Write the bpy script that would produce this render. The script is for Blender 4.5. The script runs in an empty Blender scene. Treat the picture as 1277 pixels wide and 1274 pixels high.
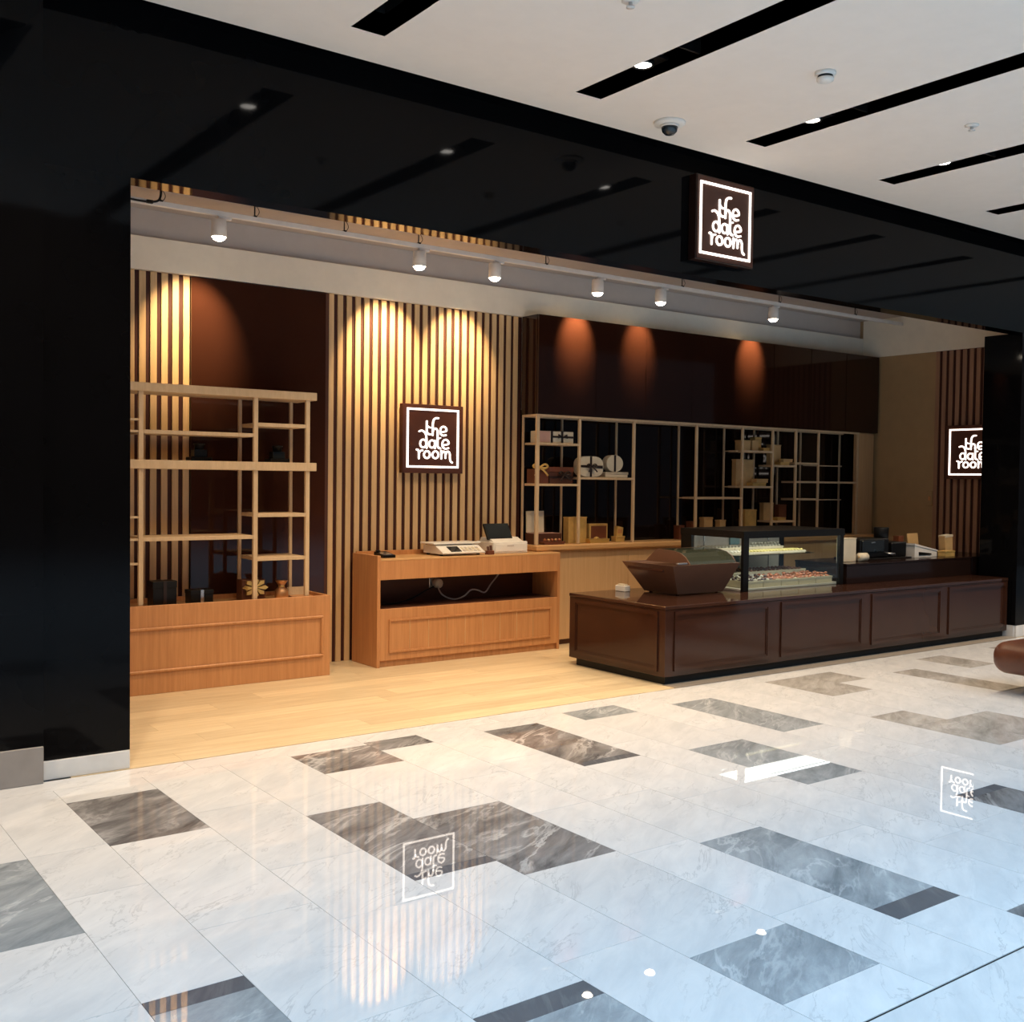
import bpy, bmesh, math, random
from mathutils import Matrix, Vector
R = random.Random(7)
S = bpy.context.scene
COL = S.collection

# ------------------------------------------------------------ camera, world, large lights, exposure
cam = bpy.data.cameras.new('camera')
cam.sensor_fit = 'HORIZONTAL'; cam.sensor_width = 36.0; cam.lens = 1338.04 / 1277 * 36.0
cam.clip_start = 0.05; cam.clip_end = 200
camo = bpy.data.objects.new('camera', cam); COL.objects.link(camo)
_r = Vector((0.80491, -0.59327, 0.012152)); _u = Vector((0.0078838, 0.0311694, 0.999483)); _f = Vector((0.593341, 0.8044, -0.0297659))
M4 = Matrix.Identity(4)
for i in range(3):
    M4[i][0] = _r[i]; M4[i][1] = _u[i]; M4[i][2] = -_f[i]
M4[2][3] = 1.55
camo.matrix_world = M4
S.camera = camo
S.view_settings.view_transform = 'Standard'; S.view_settings.look = 'None'
S.view_settings.gamma = 1.0; S.view_settings.use_curve_mapping = False
S.view_settings.exposure = 0.12

W = bpy.data.worlds.new('mall_air'); S.world = W; W.use_nodes = True
W.node_tree.nodes['Background'].inputs[0].default_value = (0.62, 0.78, 1.0, 1)
W.node_tree.nodes['Background'].inputs[1].default_value = 0.05


def lamp(name, typ, loc, power, color, rot=(0, 0, 0), size=0.05, sizey=None, angle=100, blend=0.6, parent=None):
    d = bpy.data.lights.new(name, typ); d.energy = power; d.color = color
    if typ == 'AREA':
        d.size = size
        if sizey: d.shape = 'RECTANGLE'; d.size_y = sizey
    elif typ == 'SPOT':
        d.shadow_soft_size = size; d.spot_size = math.radians(angle); d.spot_blend = blend
    else:
        d.shadow_soft_size = size
    o = bpy.data.objects.new(name, d); o.location = loc; o.rotation_euler = rot
    COL.objects.link(o)
    if parent: o.parent = parent
    return o


# the atrium roof light far behind the camera, high above the walkway
lamp('atrium_skylight', 'AREA', (4.0, -3.2, 8.0), 2300, (0.50, 0.75, 1.0), (math.radians(8), 0, 0), 20, 6)
# ambient ceiling lights of the shop behind the head of the opening
for x, pw in ((2.6, 110), (3.9, 165), (5.2, 180), (6.5, 120), (7.8, 40), (9.5, 12)):
    lamp('shop_downlight', 'SPOT', (x, 6.40, 3.49), pw, (1.0, 0.74, 0.46), (0, 0, 0), 0.05, angle=104, blend=1.0)


# ------------------------------------------------------------ materials
def nt(name):
    m = bpy.data.materials.new(name); m.use_nodes = True
    t = m.node_tree; b = t.nodes['Principled BSDF']
    return m, t, b


def N(t, typ, **kw):
    n = t.nodes.new(typ)
    for k, v in kw.items():
        if k.startswith('i_'):
            key = k[2:]
            n.inputs[int(key) if key.isdigit() else key.replace('_', ' ')].default_value = v
        else:
            setattr(n, k, v)
    return n


def ramp(t, fac, stops, interp='LINEAR'):
    n = t.nodes.new('ShaderNodeValToRGB'); n.color_ramp.interpolation = interp
    e = n.color_ramp.elements
    while len(e) < len(stops): e.new(0.5)
    for el, (p, c) in zip(e, stops):
        el.position = p; el.color = tuple(c) + (1,) if len(c) == 3 else c
    t.links.new(fac, n.inputs[0])
    return n.outputs[0]


def coords(t, scale=(1, 1, 1), rot=(0, 0, 0), rnd=True):
    tc = N(t, 'ShaderNodeTexCoord')
    v = tc.outputs['Object']
    if rnd:
        oi = N(t, 'ShaderNodeObjectInfo')
        mu = N(t, 'ShaderNodeMath', operation='MULTIPLY'); mu.inputs[1].default_value = 37.0
        t.links.new(oi.outputs['Random'], mu.inputs[0])
        ad = N(t, 'ShaderNodeVectorMath', operation='ADD')
        t.links.new(v, ad.inputs[0]); t.links.new(mu.outputs[0], ad.inputs[1])
        v = ad.outputs[0]
    mp = N(t, 'ShaderNodeMapping')
    mp.inputs['Scale'].default_value = scale; mp.inputs['Rotation'].default_value = rot
    t.links.new(v, mp.inputs[0])
    return mp.outputs[0]


def noise(t, vec, scale, detail=4, rough=0.55, dist=0.0):
    n = N(t, 'ShaderNodeTexNoise'); n.inputs['Scale'].default_value = scale
    n.inputs['Detail'].default_value = detail; n.inputs['Roughness'].default_value = rough
    n.inputs['Distortion'].default_value = dist
    t.links.new(vec, n.inputs['Vector'])
    return n.outputs['Fac']


def plain(name, col, rough=0.5, metal=0.0, ior=1.45, coat=0.0, var=0.06, spec=0.5):
    m, t, b = nt(name)
    v = coords(t, (1, 1, 1))
    f = noise(t, v, 9.0, 3)
    lo = tuple(c * (1 - var) for c in col); hi = tuple(min(1, c * (1 + var)) for c in col)
    t.links.new(ramp(t, f, [(0.3, lo), (0.7, hi)]), b.inputs['Base Color'])
    b.inputs['Roughness'].default_value = rough; b.inputs['Metallic'].default_value = metal
    b.inputs['IOR'].default_value = ior; b.inputs['Coat Weight'].default_value = coat
    b.inputs['Specular IOR Level'].default_value = spec
    return m


def wood(name, a, b_, scale=(9, 9, 0.7), rough=0.45, vary=0.12, ior=1.45):
    m, t, b = nt(name)
    v = coords(t, scale)
    f = noise(t, v, 3.0, 6, 0.6, 0.4)
    f2 = noise(t, v, 16.0, 3, 0.6)
    mx = N(t, 'ShaderNodeMath', operation='MULTIPLY_ADD'); mx.inputs[1].default_value = 0.35
    t.links.new(f2, mx.inputs[0]); t.links.new(f, mx.inputs[2])
    c = ramp(t, mx.outputs[0], [(0.42, a), (0.85, b_)])
    oi = N(t, 'ShaderNodeObjectInfo')
    mr = N(t, 'ShaderNodeMapRange'); mr.inputs[3].default_value = 1 - vary; mr.inputs[4].default_value = 1 + vary
    t.links.new(oi.outputs['Random'], mr.inputs[0])
    hs = N(t, 'ShaderNodeHueSaturation')
    t.links.new(c, hs.inputs['Color']); t.links.new(mr.outputs[0], hs.inputs['Value'])
    t.links.new(hs.outputs[0], b.inputs['Base Color'])
    b.inputs['Roughness'].default_value = rough; b.inputs['IOR'].default_value = ior
    bp = N(t, 'ShaderNodeBump'); bp.inputs['Strength'].default_value = 0.06; bp.inputs['Distance'].default_value = 0.002
    t.links.new(f2, bp.inputs['Height']); t.links.new(bp.outputs[0], b.inputs['Normal'])
    return m


def gloss(name, col, rough=0.05, ior=1.3, var=0.1, wavy=0.0):
    m, t, b = nt(name)
    v = coords(t, (1, 1, 1), rnd=False)
    f = noise(t, v, 2.0, 3)
    t.links.new(ramp(t, f, [(0.3, tuple(c * (1 - var) for c in col)), (0.7, tuple(c * (1 + var) for c in col))]), b.inputs['Base Color'])
    b.inputs['Roughness'].default_value = rough; b.inputs['IOR'].default_value = ior
    if wavy:
        bp = N(t, 'ShaderNodeBump'); bp.inputs['Strength'].default_value = wavy; bp.inputs['Distance'].default_value = 0.01
        t.links.new(noise(t, v, 1.2, 2), bp.inputs['Height']); t.links.new(bp.outputs[0], b.inputs['Normal'])
    return m


def marble(name, base, cloud, vein, veinamt, rough=0.012, rot=0.5, scale=1.0, sharp=0.035, ior=1.5):
    m, t, b = nt(name)
    v0 = coords(t, (1, 1, 1), (0, 0, rot))
    mp = N(t, 'ShaderNodeMapping'); mp.inputs['Scale'].default_value = (scale * 1.9, scale * 0.55, scale)
    t.links.new(v0, mp.inputs[0]); v = mp.outputs[0]
    f = noise(t, v, 2.6, 9, 0.66, 0.5)
    cl = ramp(t, f, [(0.32, cloud), (0.66, base)])
    v2 = noise(t, v, 1.9, 9, 0.60, 0.7)
    # ridged veins: distance of the noise from its middle
    s = N(t, 'ShaderNodeMath', operation='SUBTRACT'); s.inputs[1].default_value = 0.5
    t.links.new(v2, s.inputs[0])
    ab = N(t, 'ShaderNodeMath', operation='ABSOLUTE'); t.links.new(s.outputs[0], ab.inputs[0])
    vm = ramp(t, ab.outputs[0], [(0.0, (1, 1, 1)), (sharp, (0, 0, 0))])
    f3 = noise(t, v, 1.3, 3)
    pm = ramp(t, f3, [(0.40, (0, 0, 0)), (0.62, (1, 1, 1))])
    mu = N(t, 'ShaderNodeMath', operation='MULTIPLY'); t.links.new(vm, mu.inputs[0]); t.links.new(pm, mu.inputs[1])
    m2 = N(t, 'ShaderNodeMath', operation='MULTIPLY'); m2.inputs[1].default_value = veinamt
    t.links.new(mu.outputs[0], m2.inputs[0])
    mx = N(t, 'ShaderNodeMix', data_type='RGBA')
    t.links.new(m2.outputs[0], mx.inputs[0]); t.links.new(cl, mx.inputs[6]); mx.inputs[7].default_value = tuple(vein) + (1,)
    oi = N(t, 'ShaderNodeObjectInfo')
    mr = N(t, 'ShaderNodeMapRange'); mr.inputs[3].default_value = 0.965; mr.inputs[4].default_value = 1.03
    t.links.new(oi.outputs['Random'], mr.inputs[0])
    hs = N(t, 'ShaderNodeHueSaturation')
    t.links.new(mx.outputs[2], hs.inputs['Color']); t.links.new(mr.outputs[0], hs.inputs['Value'])
    t.links.new(hs.outputs[0], b.inputs['Base Color'])
    b.inputs['Roughness'].default_value = rough; b.inputs['IOR'].default_value = ior
    return m


def emit(name, col, strength):
    m, t, b = nt(name)
    v = coords(t, (1, 1, 1)); f = noise(t, v, 5.0, 2)
    c = ramp(t, f, [(0.3, tuple(x * 0.97 for x in col)), (0.7, col)])
    b.inputs['Base Color'].default_value = (0.8, 0.8, 0.8, 1)
    t.links.new(c, b.inputs['Emission Color']); b.inputs['Emission Strength'].default_value = strength
    return m


def pane_glass(name, tint=(0.93, 0.97, 0.96)):
    m = bpy.data.materials.new(name); m.use_nodes = True; t = m.node_tree
    t.nodes.remove(t.nodes['Principled BSDF'])
    out = t.nodes['Material Output']
    tr = N(t, 'ShaderNodeBsdfTransparent'); tr.inputs[0].default_value = tint + (1,)
    gl = N(t, 'ShaderNodeBsdfGlossy'); gl.inputs['Roughness'].default_value = 0.02
    lw = N(t, 'ShaderNodeLayerWeight'); lw.inputs[0].default_value = 0.5
    pw = N(t, 'ShaderNodeMath', operation='POWER'); pw.inputs[1].default_value = 4.0; t.links.new(lw.outputs['Facing'], pw.inputs[0])
    fr = N(t, 'ShaderNodeMath', operation='MULTIPLY_ADD'); fr.inputs[1].default_value = 0.9; fr.inputs[2].default_value = 0.03; t.links.new(pw.outputs[0], fr.inputs[0])
    mx = N(t, 'ShaderNodeMixShader')
    t.links.new(fr.outputs[0], mx.inputs[0]); t.links.new(tr.outputs[0], mx.inputs[1]); t.links.new(gl.outputs[0], mx.inputs[2])
    t.links.new(mx.outputs[0], out.inputs[0])
    return m


M = {}
M['black_gloss'] = gloss('black_lacquer', (0.0035, 0.0032, 0.0035), 0.06, 1.22, wavy=0.03)
M['black_matt'] = plain('matt_black', (0.006, 0.006, 0.006), 0.6)
M['ceiling'] = plain('ceiling_paint', (0.83, 0.76, 0.69), 0.9, var=0.015)
M['plaster'] = plain('cream_plaster', (0.84, 0.77, 0.65), 0.85, var=0.03)
M['grey_paint'] = plain('grey_paint', (0.52, 0.46, 0.42), 0.85, var=0.03)
M['tan_panel'] = plain('tan_wall_panel', (0.40, 0.27, 0.14), 0.6, var=0.04)
M['oak'] = wood('oak_slat', (0.58, 0.385, 0.195), (0.72, 0.50, 0.275), (14, 14, 0.6), 0.42)
M['oak_shaded'] = wood('reddish_shaded_oak_slat', (0.30, 0.155, 0.095), (0.42, 0.24, 0.15), (14, 14, 0.6), 0.45)  # redder oak, with the weak light on the right wall darkened into its colour
M['gap'] = plain('dark_red_backing', (0.050, 0.009, 0.004), 0.7)
M['lattice'] = wood('pale_oak', (0.56, 0.40, 0.24), (0.66, 0.49, 0.31), (10, 10, 2), 0.5, 0.05)
M['veneer'] = wood('orange_veneer', (0.46, 0.20, 0.075), (0.60, 0.29, 0.12), (12, 12, 0.5), 0.38, 0.03)
M['veneer_h'] = wood('orange_veneer_across', (0.56, 0.30, 0.12), (0.70, 0.42, 0.19), (0.6, 12, 12), 0.33, 0.03)
M['counter_wood'] = wood('light_counter_veneer', (0.56, 0.34, 0.165), (0.66, 0.43, 0.23), (12, 12, 0.5), 0.4, 0.03)
M['plank'] = wood('shop_floor_oak', (0.58, 0.44, 0.26), (0.74, 0.60, 0.39), (0.8, 9, 9), 0.30, 0.10)
M['bronze'] = gloss('bronze_gloss_panel', (0.044, 0.0155, 0.0095), 0.05, 1.45)
M['cabinet'] = gloss('brown_cabinet_lacquer', (0.022, 0.0075, 0.0045), 0.06, 1.5)
M['dark_glass'] = gloss('dark_back_glass', (0.010, 0.005, 0.004), 0.05, 1.4)
M['choc'] = gloss('chocolate_lacquer', (0.042, 0.0155, 0.009), 0.12, 1.4)
M['choc_top'] = gloss('chocolate_top', (0.045, 0.019, 0.012), 0.06, 1.5)
M['riser'] = gloss('dark_riser_lacquer', (0.018, 0.009, 0.007), 0.15, 1.35)
M['bin'] = plain('brown_metal_lacquer', (0.19, 0.105, 0.07), 0.28, 0.35)
M['canopy'] = gloss('dark_green_glass', (0.035, 0.042, 0.030), 0.05, 1.8)
M['white_marble'] = marble('white_marble', (0.79, 0.78, 0.77), (0.66, 0.66, 0.665), (0.36, 0.36, 0.37), 0.5, rot=0.96, scale=1.9, sharp=0.012)
M['grey_marble'] = marble('grey_marble', (0.33, 0.315, 0.31), (0.11, 0.10, 0.098), (0.60, 0.58, 0.56), 0.95, rot=1.0, scale=1.7, sharp=0.045)
M['mid_marble'] = marble('mid_grey_marble', (0.44, 0.465, 0.48), (0.21, 0.23, 0.245), (0.66, 0.67, 0.68), 0.75, rot=0.96, scale=1.7, sharp=0.032)
M['pale_marble'] = marble('pale_grey_marble', (0.58, 0.55, 0.51), (0.30, 0.28, 0.25), (0.30, 0.27, 0.25), 0.5, rot=0.96, scale=1.7)
M['dark_strip'] = marble('plain_dark_marble', (0.15, 0.15, 0.16), (0.11, 0.11, 0.12), (0.3, 0.3, 0.3), 0.3)
M['skirting'] = plain('white_skirting', (0.72, 0.69, 0.65), 0.35)
M['grey_block'] = plain('grey_stone_base', (0.31, 0.27, 0.24), 0.4)
M['threshold'] = plain('bronze_threshold', (0.30, 0.25, 0.20), 0.4, 0.0)
M['grout'] = plain('grout', (0.42, 0.41, 0.40), 0.8)
M['white'] = plain('white_plastic', (0.80, 0.77, 0.72), 0.4)
M['lamp_white'] = plain('white_lamp_metal', (0.72, 0.68, 0.64), 0.4)
M['black_plastic'] = plain('black_plastic', (0.006, 0.0055, 0.0055), 0.35, spec=0.3)
M['screen'] = gloss('dark_screen', (0.02, 0.025, 0.03), 0.08, 1.5)
M['kraft'] = plain('kraft_card', (0.56, 0.36, 0.16), 0.55, var=0.12)
M['gold_card'] = plain('gold_card', (0.62, 0.40, 0.13), 0.4, 0.25, var=0.2)
M['cream_card'] = plain('cream_card', (0.66, 0.58, 0.44), 0.6)
M['pink_card'] = plain('rose_card', (0.55, 0.33, 0.27), 0.5)
M['brown_card'] = plain('dark_brown_card', (0.085, 0.028, 0.014), 0.5)
M['red_brown'] = plain('red_brown_leather', (0.15, 0.045, 0.02), 0.45, var=0.15)
M['ribbon'] = plain('black_ribbon', (0.02, 0.009, 0.006), 0.35)
M['gold'] = plain('gold_ribbon', (0.75, 0.50, 0.16), 0.3, 0.6)
M['copper'] = plain('copper_wrap', (0.60, 0.32, 0.15), 0.3, 0.6)
M['grey_beige'] = plain('woven_beige', (0.52, 0.44, 0.33), 0.7, var=0.2)
M['leather'] = plain('brown_leather', (0.10, 0.032, 0.016), 0.33, var=0.18)
M['steel'] = plain('brushed_steel', (0.55, 0.55, 0.56), 0.25, 0.9)
M['glass'] = pane_glass('clear_glass')
M['sign_brown'] = plain('brown_sign_board', (0.085, 0.028, 0.016), 0.4)
M['sign_side'] = plain('sign_side', (0.018, 0.006, 0.004), 0.35)
M['sign_light'] = emit('lit_lettering', (1.0, 0.89, 0.78), 2.6)
M['lens'] = emit('lamp_lens', (1.0, 0.86, 0.66), 28.0)
M['lens_cool'] = emit('downlight_lens', (1.0, 0.93, 0.84), 20.0)
M['led'] = emit('case_led', (0.95, 0.98, 1.0), 7.0)
M['case_back'] = plain('case_back_steel', (0.66, 0.60, 0.52), 0.3, 0.1)
M['teal'] = plain('teal_plastic', (0.16, 0.36, 0.40), 0.4)
M['tray'] = plain('cream_tray', (0.66, 0.57, 0.40), 0.45)
M['choc_white'] = plain('white_chocolate', (0.52, 0.48, 0.38), 0.45)
M['choc_yellow'] = plain('yellow_sweet', (0.46, 0.38, 0.12), 0.45)
M['choc_milk'] = plain('milk_chocolate', (0.26, 0.10, 0.05), 0.35)
M['choc_dark'] = plain('dark_chocolate', (0.06, 0.028, 0.02), 0.35)
M['date'] = plain('glazed_date', (0.36, 0.12, 0.05), 0.25, var=0.3)


# ------------------------------------------------------------ mesh helpers
class MB:
    def __init__(s, org=(0, 0, 0)):
        s.v = []; s.f = []; s.o = Vector(org); s.sm = set()

    def add(s, vs, fs, smooth=False):
        n = len(s.v); s.v += [tuple(Vector(p)) for p in vs]
        for f in fs:
            if smooth: s.sm.add(len(s.f))
            s.f.append(tuple(i + n for i in f))
        return s

    def box(s, x0, x1, y0, y1, z0, z1):
        return s.add([(x0, y0, z0), (x1, y0, z0), (x1, y1, z0), (x0, y1, z0), (x0, y0, z1), (x1, y0, z1), (x1, y1, z1), (x0, y1, z1)],
                     [(0, 3, 2, 1), (4, 5, 6, 7), (0, 1, 5, 4), (1, 2, 6, 5), (2, 3, 7, 6), (3, 0, 4, 7)])

    def cbox(s, x0, x1, y0, y1, z0, z1, b=0.004):
        """box with chamfered edges"""
        b = min(b, (x1 - x0) * .45, (y1 - y0) * .45, (z1 - z0) * .45)
        bm = bmesh.new(); bmesh.ops.create_cube(bm, size=1)
        for v in bm.verts:
            v.co = Vector((x0 if v.co.x < 0 else x1, y0 if v.co.y < 0 else y1, z0 if v.co.z < 0 else z1))
        bmesh.ops.bevel(bm, geom=bm.edges[:], offset=b, segments=1, affect='EDGES', profile=0.5)
        s.bm(bm); return s

    def bm(s, bm, smooth=False):
        bm.verts.ensure_lookup_table(); bm.verts.index_update()
        s.add([v.co.copy() for v in bm.verts], [tuple(v.index for v in f.verts) for f in bm.faces], smooth); bm.free(); return s

    def prism(s, pts, axis, a0, a1):
        """extrude a polygon: pts in the two other axes in order"""
        def P(p, a):
            return {'x': (a, p[0], p[1]), 'y': (p[0], a, p[1]), 'z': (p[0], p[1], a)}[axis]
        n = len(pts)
        return s.add([P(p, a0) for p in pts] + [P(p, a1) for p in pts],
                     [tuple(range(n))[::-1], tuple(range(n, 2 * n))] + [(i, (i + 1) % n, n + (i + 1) % n, n + i) for i in range(n)])

    def lathe(s, c, prof, n=20, axis='z', smooth=True):
        vs = []; fs = []
        for r, h in prof:
            for k in range(n):
                a = 2 * math.pi * k / n; p = (r * math.cos(a), r * math.sin(a), h)
                if axis == 'y': p = (p[0], h, p[1])
                if axis == 'x': p = (h, p[0], p[1])
                vs.append((c[0] + p[0], c[1] + p[1], c[2] + p[2]))
        for j in range(len(prof) - 1):
            for k in range(n):
                fs.append((j * n + k, j * n + (k + 1) % n, (j + 1) * n + (k + 1) % n, (j + 1) * n + k))
        fs.append(tuple(range(n))[::-1]); fs.append(tuple(range((len(prof) - 1) * n, len(prof) * n)))
        return s.add(vs, fs, smooth)

    def tube(s, pts, r, n=8):
        pts = [Vector(p) for p in pts]; vs = []; fs = []
        for i, p in enumerate(pts):
            d = (pts[min(i + 1, len(pts) - 1)] - pts[max(i - 1, 0)]).normalized()
            a = d.orthogonal().normalized() if i == 0 else (a - d * a.dot(d)).normalized()
            b = d.cross(a)
            for k in range(n):
                t = 2 * math.pi * k / n; vs.append(p + a * r * math.cos(t) + b * r * math.sin(t))
        for i in range(len(pts) - 1):
            for k in range(n):
                fs.append((i * n + k, i * n + (k + 1) % n, (i + 1) * n + (k + 1) % n, (i + 1) * n + k))
        fs.append(tuple(range(n))[::-1]); fs.append(tuple(range((len(pts) - 1) * n, len(pts) * n)))
        return s.add(vs, fs, True)

    def frame_y(s, x0, x1, z0, z1, y0, y1, w):
        """flat rectangular frame standing in the x-z plane"""
        s.box(x0, x1, y0, y1, z0, z0 + w); s.box(x0, x1, y0, y1, z1 - w, z1)
        s.box(x0, x0 + w, y0, y1, z0 + w, z1 - w); s.box(x1 - w, x1, y0, y1, z0 + w, z1 - w); return s

    def frame_x(s, y0, y1, z0, z1, x0, x1, w):
        s.box(x0, x1, y0, y1, z0, z0 + w); s.box(x0, x1, y0, y1, z1 - w, z1)
        s.box(x0, x1, y0, y0 + w, z0 + w, z1 - w); s.box(x0, x1, y1 - w, y1, z0 + w, z1 - w); return s

    def build(s, name, mat, parent=None, loc=None):
        """verts are given in world space; the object's origin goes to loc (or the parent's origin)"""
        org = Vector(loc) if loc is not None else (parent.matrix_basis.translation.copy() if parent else Vector((0, 0, 0)))
        if loc is None and parent is not None:
            p = parent
            org = Vector(p.location)
            while p.parent: p = p.parent; org += Vector(p.location)
        me = bpy.data.meshes.new(name)
        me.from_pydata([tuple(Vector(v) - org) for v in s.v], [], s.f)
        if s.sm:
            for i in s.sm: me.polygons[i].use_smooth = True
        me.materials.append(M[mat]); me.update()
        o = bpy.data.objects.new(name, me); COL.objects.link(o)
        if parent:
            base = Vector((0, 0, 0)); p = parent
            while p: base += Vector(p.location); p = p.parent
            o.parent = parent; o.location = org - base
        else:
            o.location = org
        return o


def tag(o, label=None, cat=None, group=None, kind=None):
    if label: o['label'] = label
    if cat: o['category'] = cat
    if group: o['group'] = group
    if kind: o['kind'] = kind
    return o


def thing(name, loc, label, cat, group=None):
    o = bpy.data.objects.new(name, None); o.empty_display_size = 0.1; o.location = loc; COL.objects.link(o)
    return tag(o, label, cat, group)


def structure(o, label=None, cat='setting'):
    o['kind'] = 'structure'
    if label: o['label'] = label
    o['category'] = cat
    return o


def copy_tree(o, parent=None):
    c = o.copy(); COL.objects.link(c); c.parent = parent
    for ch in list(o.children): copy_tree(ch, c)
    return c


def smooth_pts(pts, n=6):
    out = []
    P = [pts[0]] + list(pts) + [pts[-1]]
    for i in range(1, len(P) - 2):
        p0, p1, p2, p3 = P[i - 1], P[i], P[i + 1], P[i + 2]
        for k in range(n):
            t = k / n
            out.append(tuple(0.5 * ((2 * b) + (-a + c) * t + (2 * a - 5 * b + 4 * c - d) * t * t + (-a + 3 * b - 3 * c + d) * t ** 3)
                             for a, b, c, d in zip(p0, p1, p2, p3)))
    out.append(tuple(pts[-1])); return out


# ------------------------------------------------------------ THE SETTING
XL, XR, YF = 1.727, 10.60, 5.714          # jambs and face of the shop front
HEAD, CEIL = 3.09, 3.93

# --- mall floor: grout bed and marble tiles in columns running towards the shop
floor = structure(MB().box(-6, 20, -12, 5.70, -0.12, -0.012).build('floor', 'grout', loc=(0, 0, 0)), 'glossy white and grey marble mall floor', 'floor')


def tile(x0, x1, y0, y1, mat, name='tile'):
    g = 0.0009
    c = ((x0 + x1) / 2, (y0 + y1) / 2, 0)
    return MB().box(x0 + g, x1 - g, y0 + g, y1 - g, -0.0115, 0).build(name, mat, floor, loc=c)


cols = [-0.7, -0.28, 0.13, 0.55, 0.98, 1.295, 1.725, 2.14, 2.525, 3.005, 3.365, 3.755, 4.17, 4.485, 4.945, 5.305, 5.70, 6.13, 6.50, 6.98, 7.32, 7.74, 8.06, 8.50, 8.90, 9.30, 9.69, 10.10, 10.5, 10.9, 11.3, 11.7, 12.1]
Y0, Y1 = 1.84, 5.51
special = {  # column start -> [(y0, y1, material)]
    0.13: [(3.73, 4.58, 'mid_marble')],
    0.55: [(3.73, 4.58, 'mid_marble')],
    0.98: [(3.04, 3.13, 'dark_strip'), (2.30, 3.04, 'mid_marble')],
    1.295: [(4.55, 5.26, 'grey_marble')],
    1.725: [(2.40, 2.50, 'dark_strip'), (1.84, 2.40, 'mid_marble')],
    2.14: [(3.57, 4.46, 'grey_marble'), (3.50, 3.57, 'dark_strip')],
    2.525: [(5.04, 5.46, 'grey_marble'), (3.31, 4.15, 'grey_marble'), (2.04, 2.42, 'mid_marble')],
    3.005: [(5.30, 5.51, 'grey_marble')],
    3.365: [(2.32, 3.18, 'mid_marble'), (2.21, 2.32, 'dark_strip')],
    3.755: [(4.47, 5.36, 'grey_marble'), (4.40, 4.47, 'dark_strip'), (1.84, 2.03, 'grey_marble')],
    4.485: [(5.25, 5.50, 'mid_marble'), (3.49, 4.34, 'mid_marble')],
    4.945: [(2.88, 2.95, 'dark_strip'), (2.4, 2.88, 'grey_marble')],
    5.305: [(4.32, 5.30, 'mid_marble')],
    6.13: [(3.95, 4.28, 'pale_marble'), (3.38, 3.95, 'pale_marble')],
    6.50: [(4.85, 5.49, 'pale_marble'), (3.38, 3.95, 'pale_marble'), (3.31, 3.38, 'dark_strip')],
    6.98: [(5.15, 5.50, 'pale_marble')],
    7.74: [(4.25, 5.20, 'pale_marble')],
    8.50: [(4.96, 5.48, 'pale_marble')],
    9.69: [(5.20, 5.48, 'pale_marble')],
}
for i, x0 in enumerate(cols[:-1]):
    x1 = cols[i + 1]
    segs = sorted(special.get(x0, []))
    y = Y0; todo = []
    for a, b, m in segs + [(Y1, Y1, None)]:
        if a - y > 0.002:
            n = max(1, round((a - y) / R.uniform(0.62, 0.9)))
            cuts = [y] + sorted(y + (a - y) * (k + R.uniform(-.18, .18)) / n for k in range(1, n)) + [a]
            for c0, c1 in zip(cuts, cuts[1:]): todo.append((c0, c1, 'white_marble'))
        if m: todo.append((a, b, m))
        y = b
    for a, b, m in todo: tile(x0, x1, a, b, m)
for x in range(-1, 13):
    tile(x, x + 1.0, Y1, 5.69, 'white_marble')
# walkway zone nearer the camera beyond the dark joint
for x in range(-2, 6):
    for r in range(3):
        tile(x * 1.2 + (r % 2) * .6, x * 1.2 + 1.2 + (r % 2) * .6, 1.832 - .6 * (r + 1), 1.832 - .6 * r, 'white_marble')
MB().box(-6, 20, -12, 0.03, -0.0115, -0.001).build('slab', 'white_marble', floor, loc=(0, 0, 0))
MB().box(-6, -0.702, 1.84, 5.69, -0.0115, -0.001).build('slab', 'white_marble', floor, loc=(0, 0, 0))
MB().box(12.1, 20, 0.03, 5.69, -0.0115, -0.001).build('slab', 'white_marble', floor, loc=(0, 0, 0))
MB().box(-2.4, 12.2, 1.8325, 1.8395, -0.0115, -0.002).build('joint_strip', 'black_matt', floor, loc=(0, 0, 0))

# --- shop floor of oak planks
shop_floor = structure(MB().box(XL - .3, 11.3, 5.70, 8.2, -0.12, -0.012).build('floor', 'grout', loc=(0, 0, 0)), 'pale golden oak plank shop floor', 'floor')
for r in range(13):
    y0 = 5.70 + r * 0.19; x = XL - .3 - R.uniform(0, 1.0)
    while x < 11.3:
        L = R.uniform(1.3, 1.9)
        a, b = max(x, XL - .3), min(x + L, 11.3)
        if b - a > 0.02:
            MB().box(a + .0006, b - .0006, y0 + .0006, y0 + .1894, -0.0115, 0).build('plank', 'plank', shop_floor, loc=((a + b) / 2, y0 + .095, 0))
        x += L
structure(MB().cbox(5.74, XR, 5.692, 5.836, 0.0002, 0.004, .001).build('trim_1', 'threshold', loc=(8, 5.7, 0)), 'bronze threshold strip along the island counter', 'trim')

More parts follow.
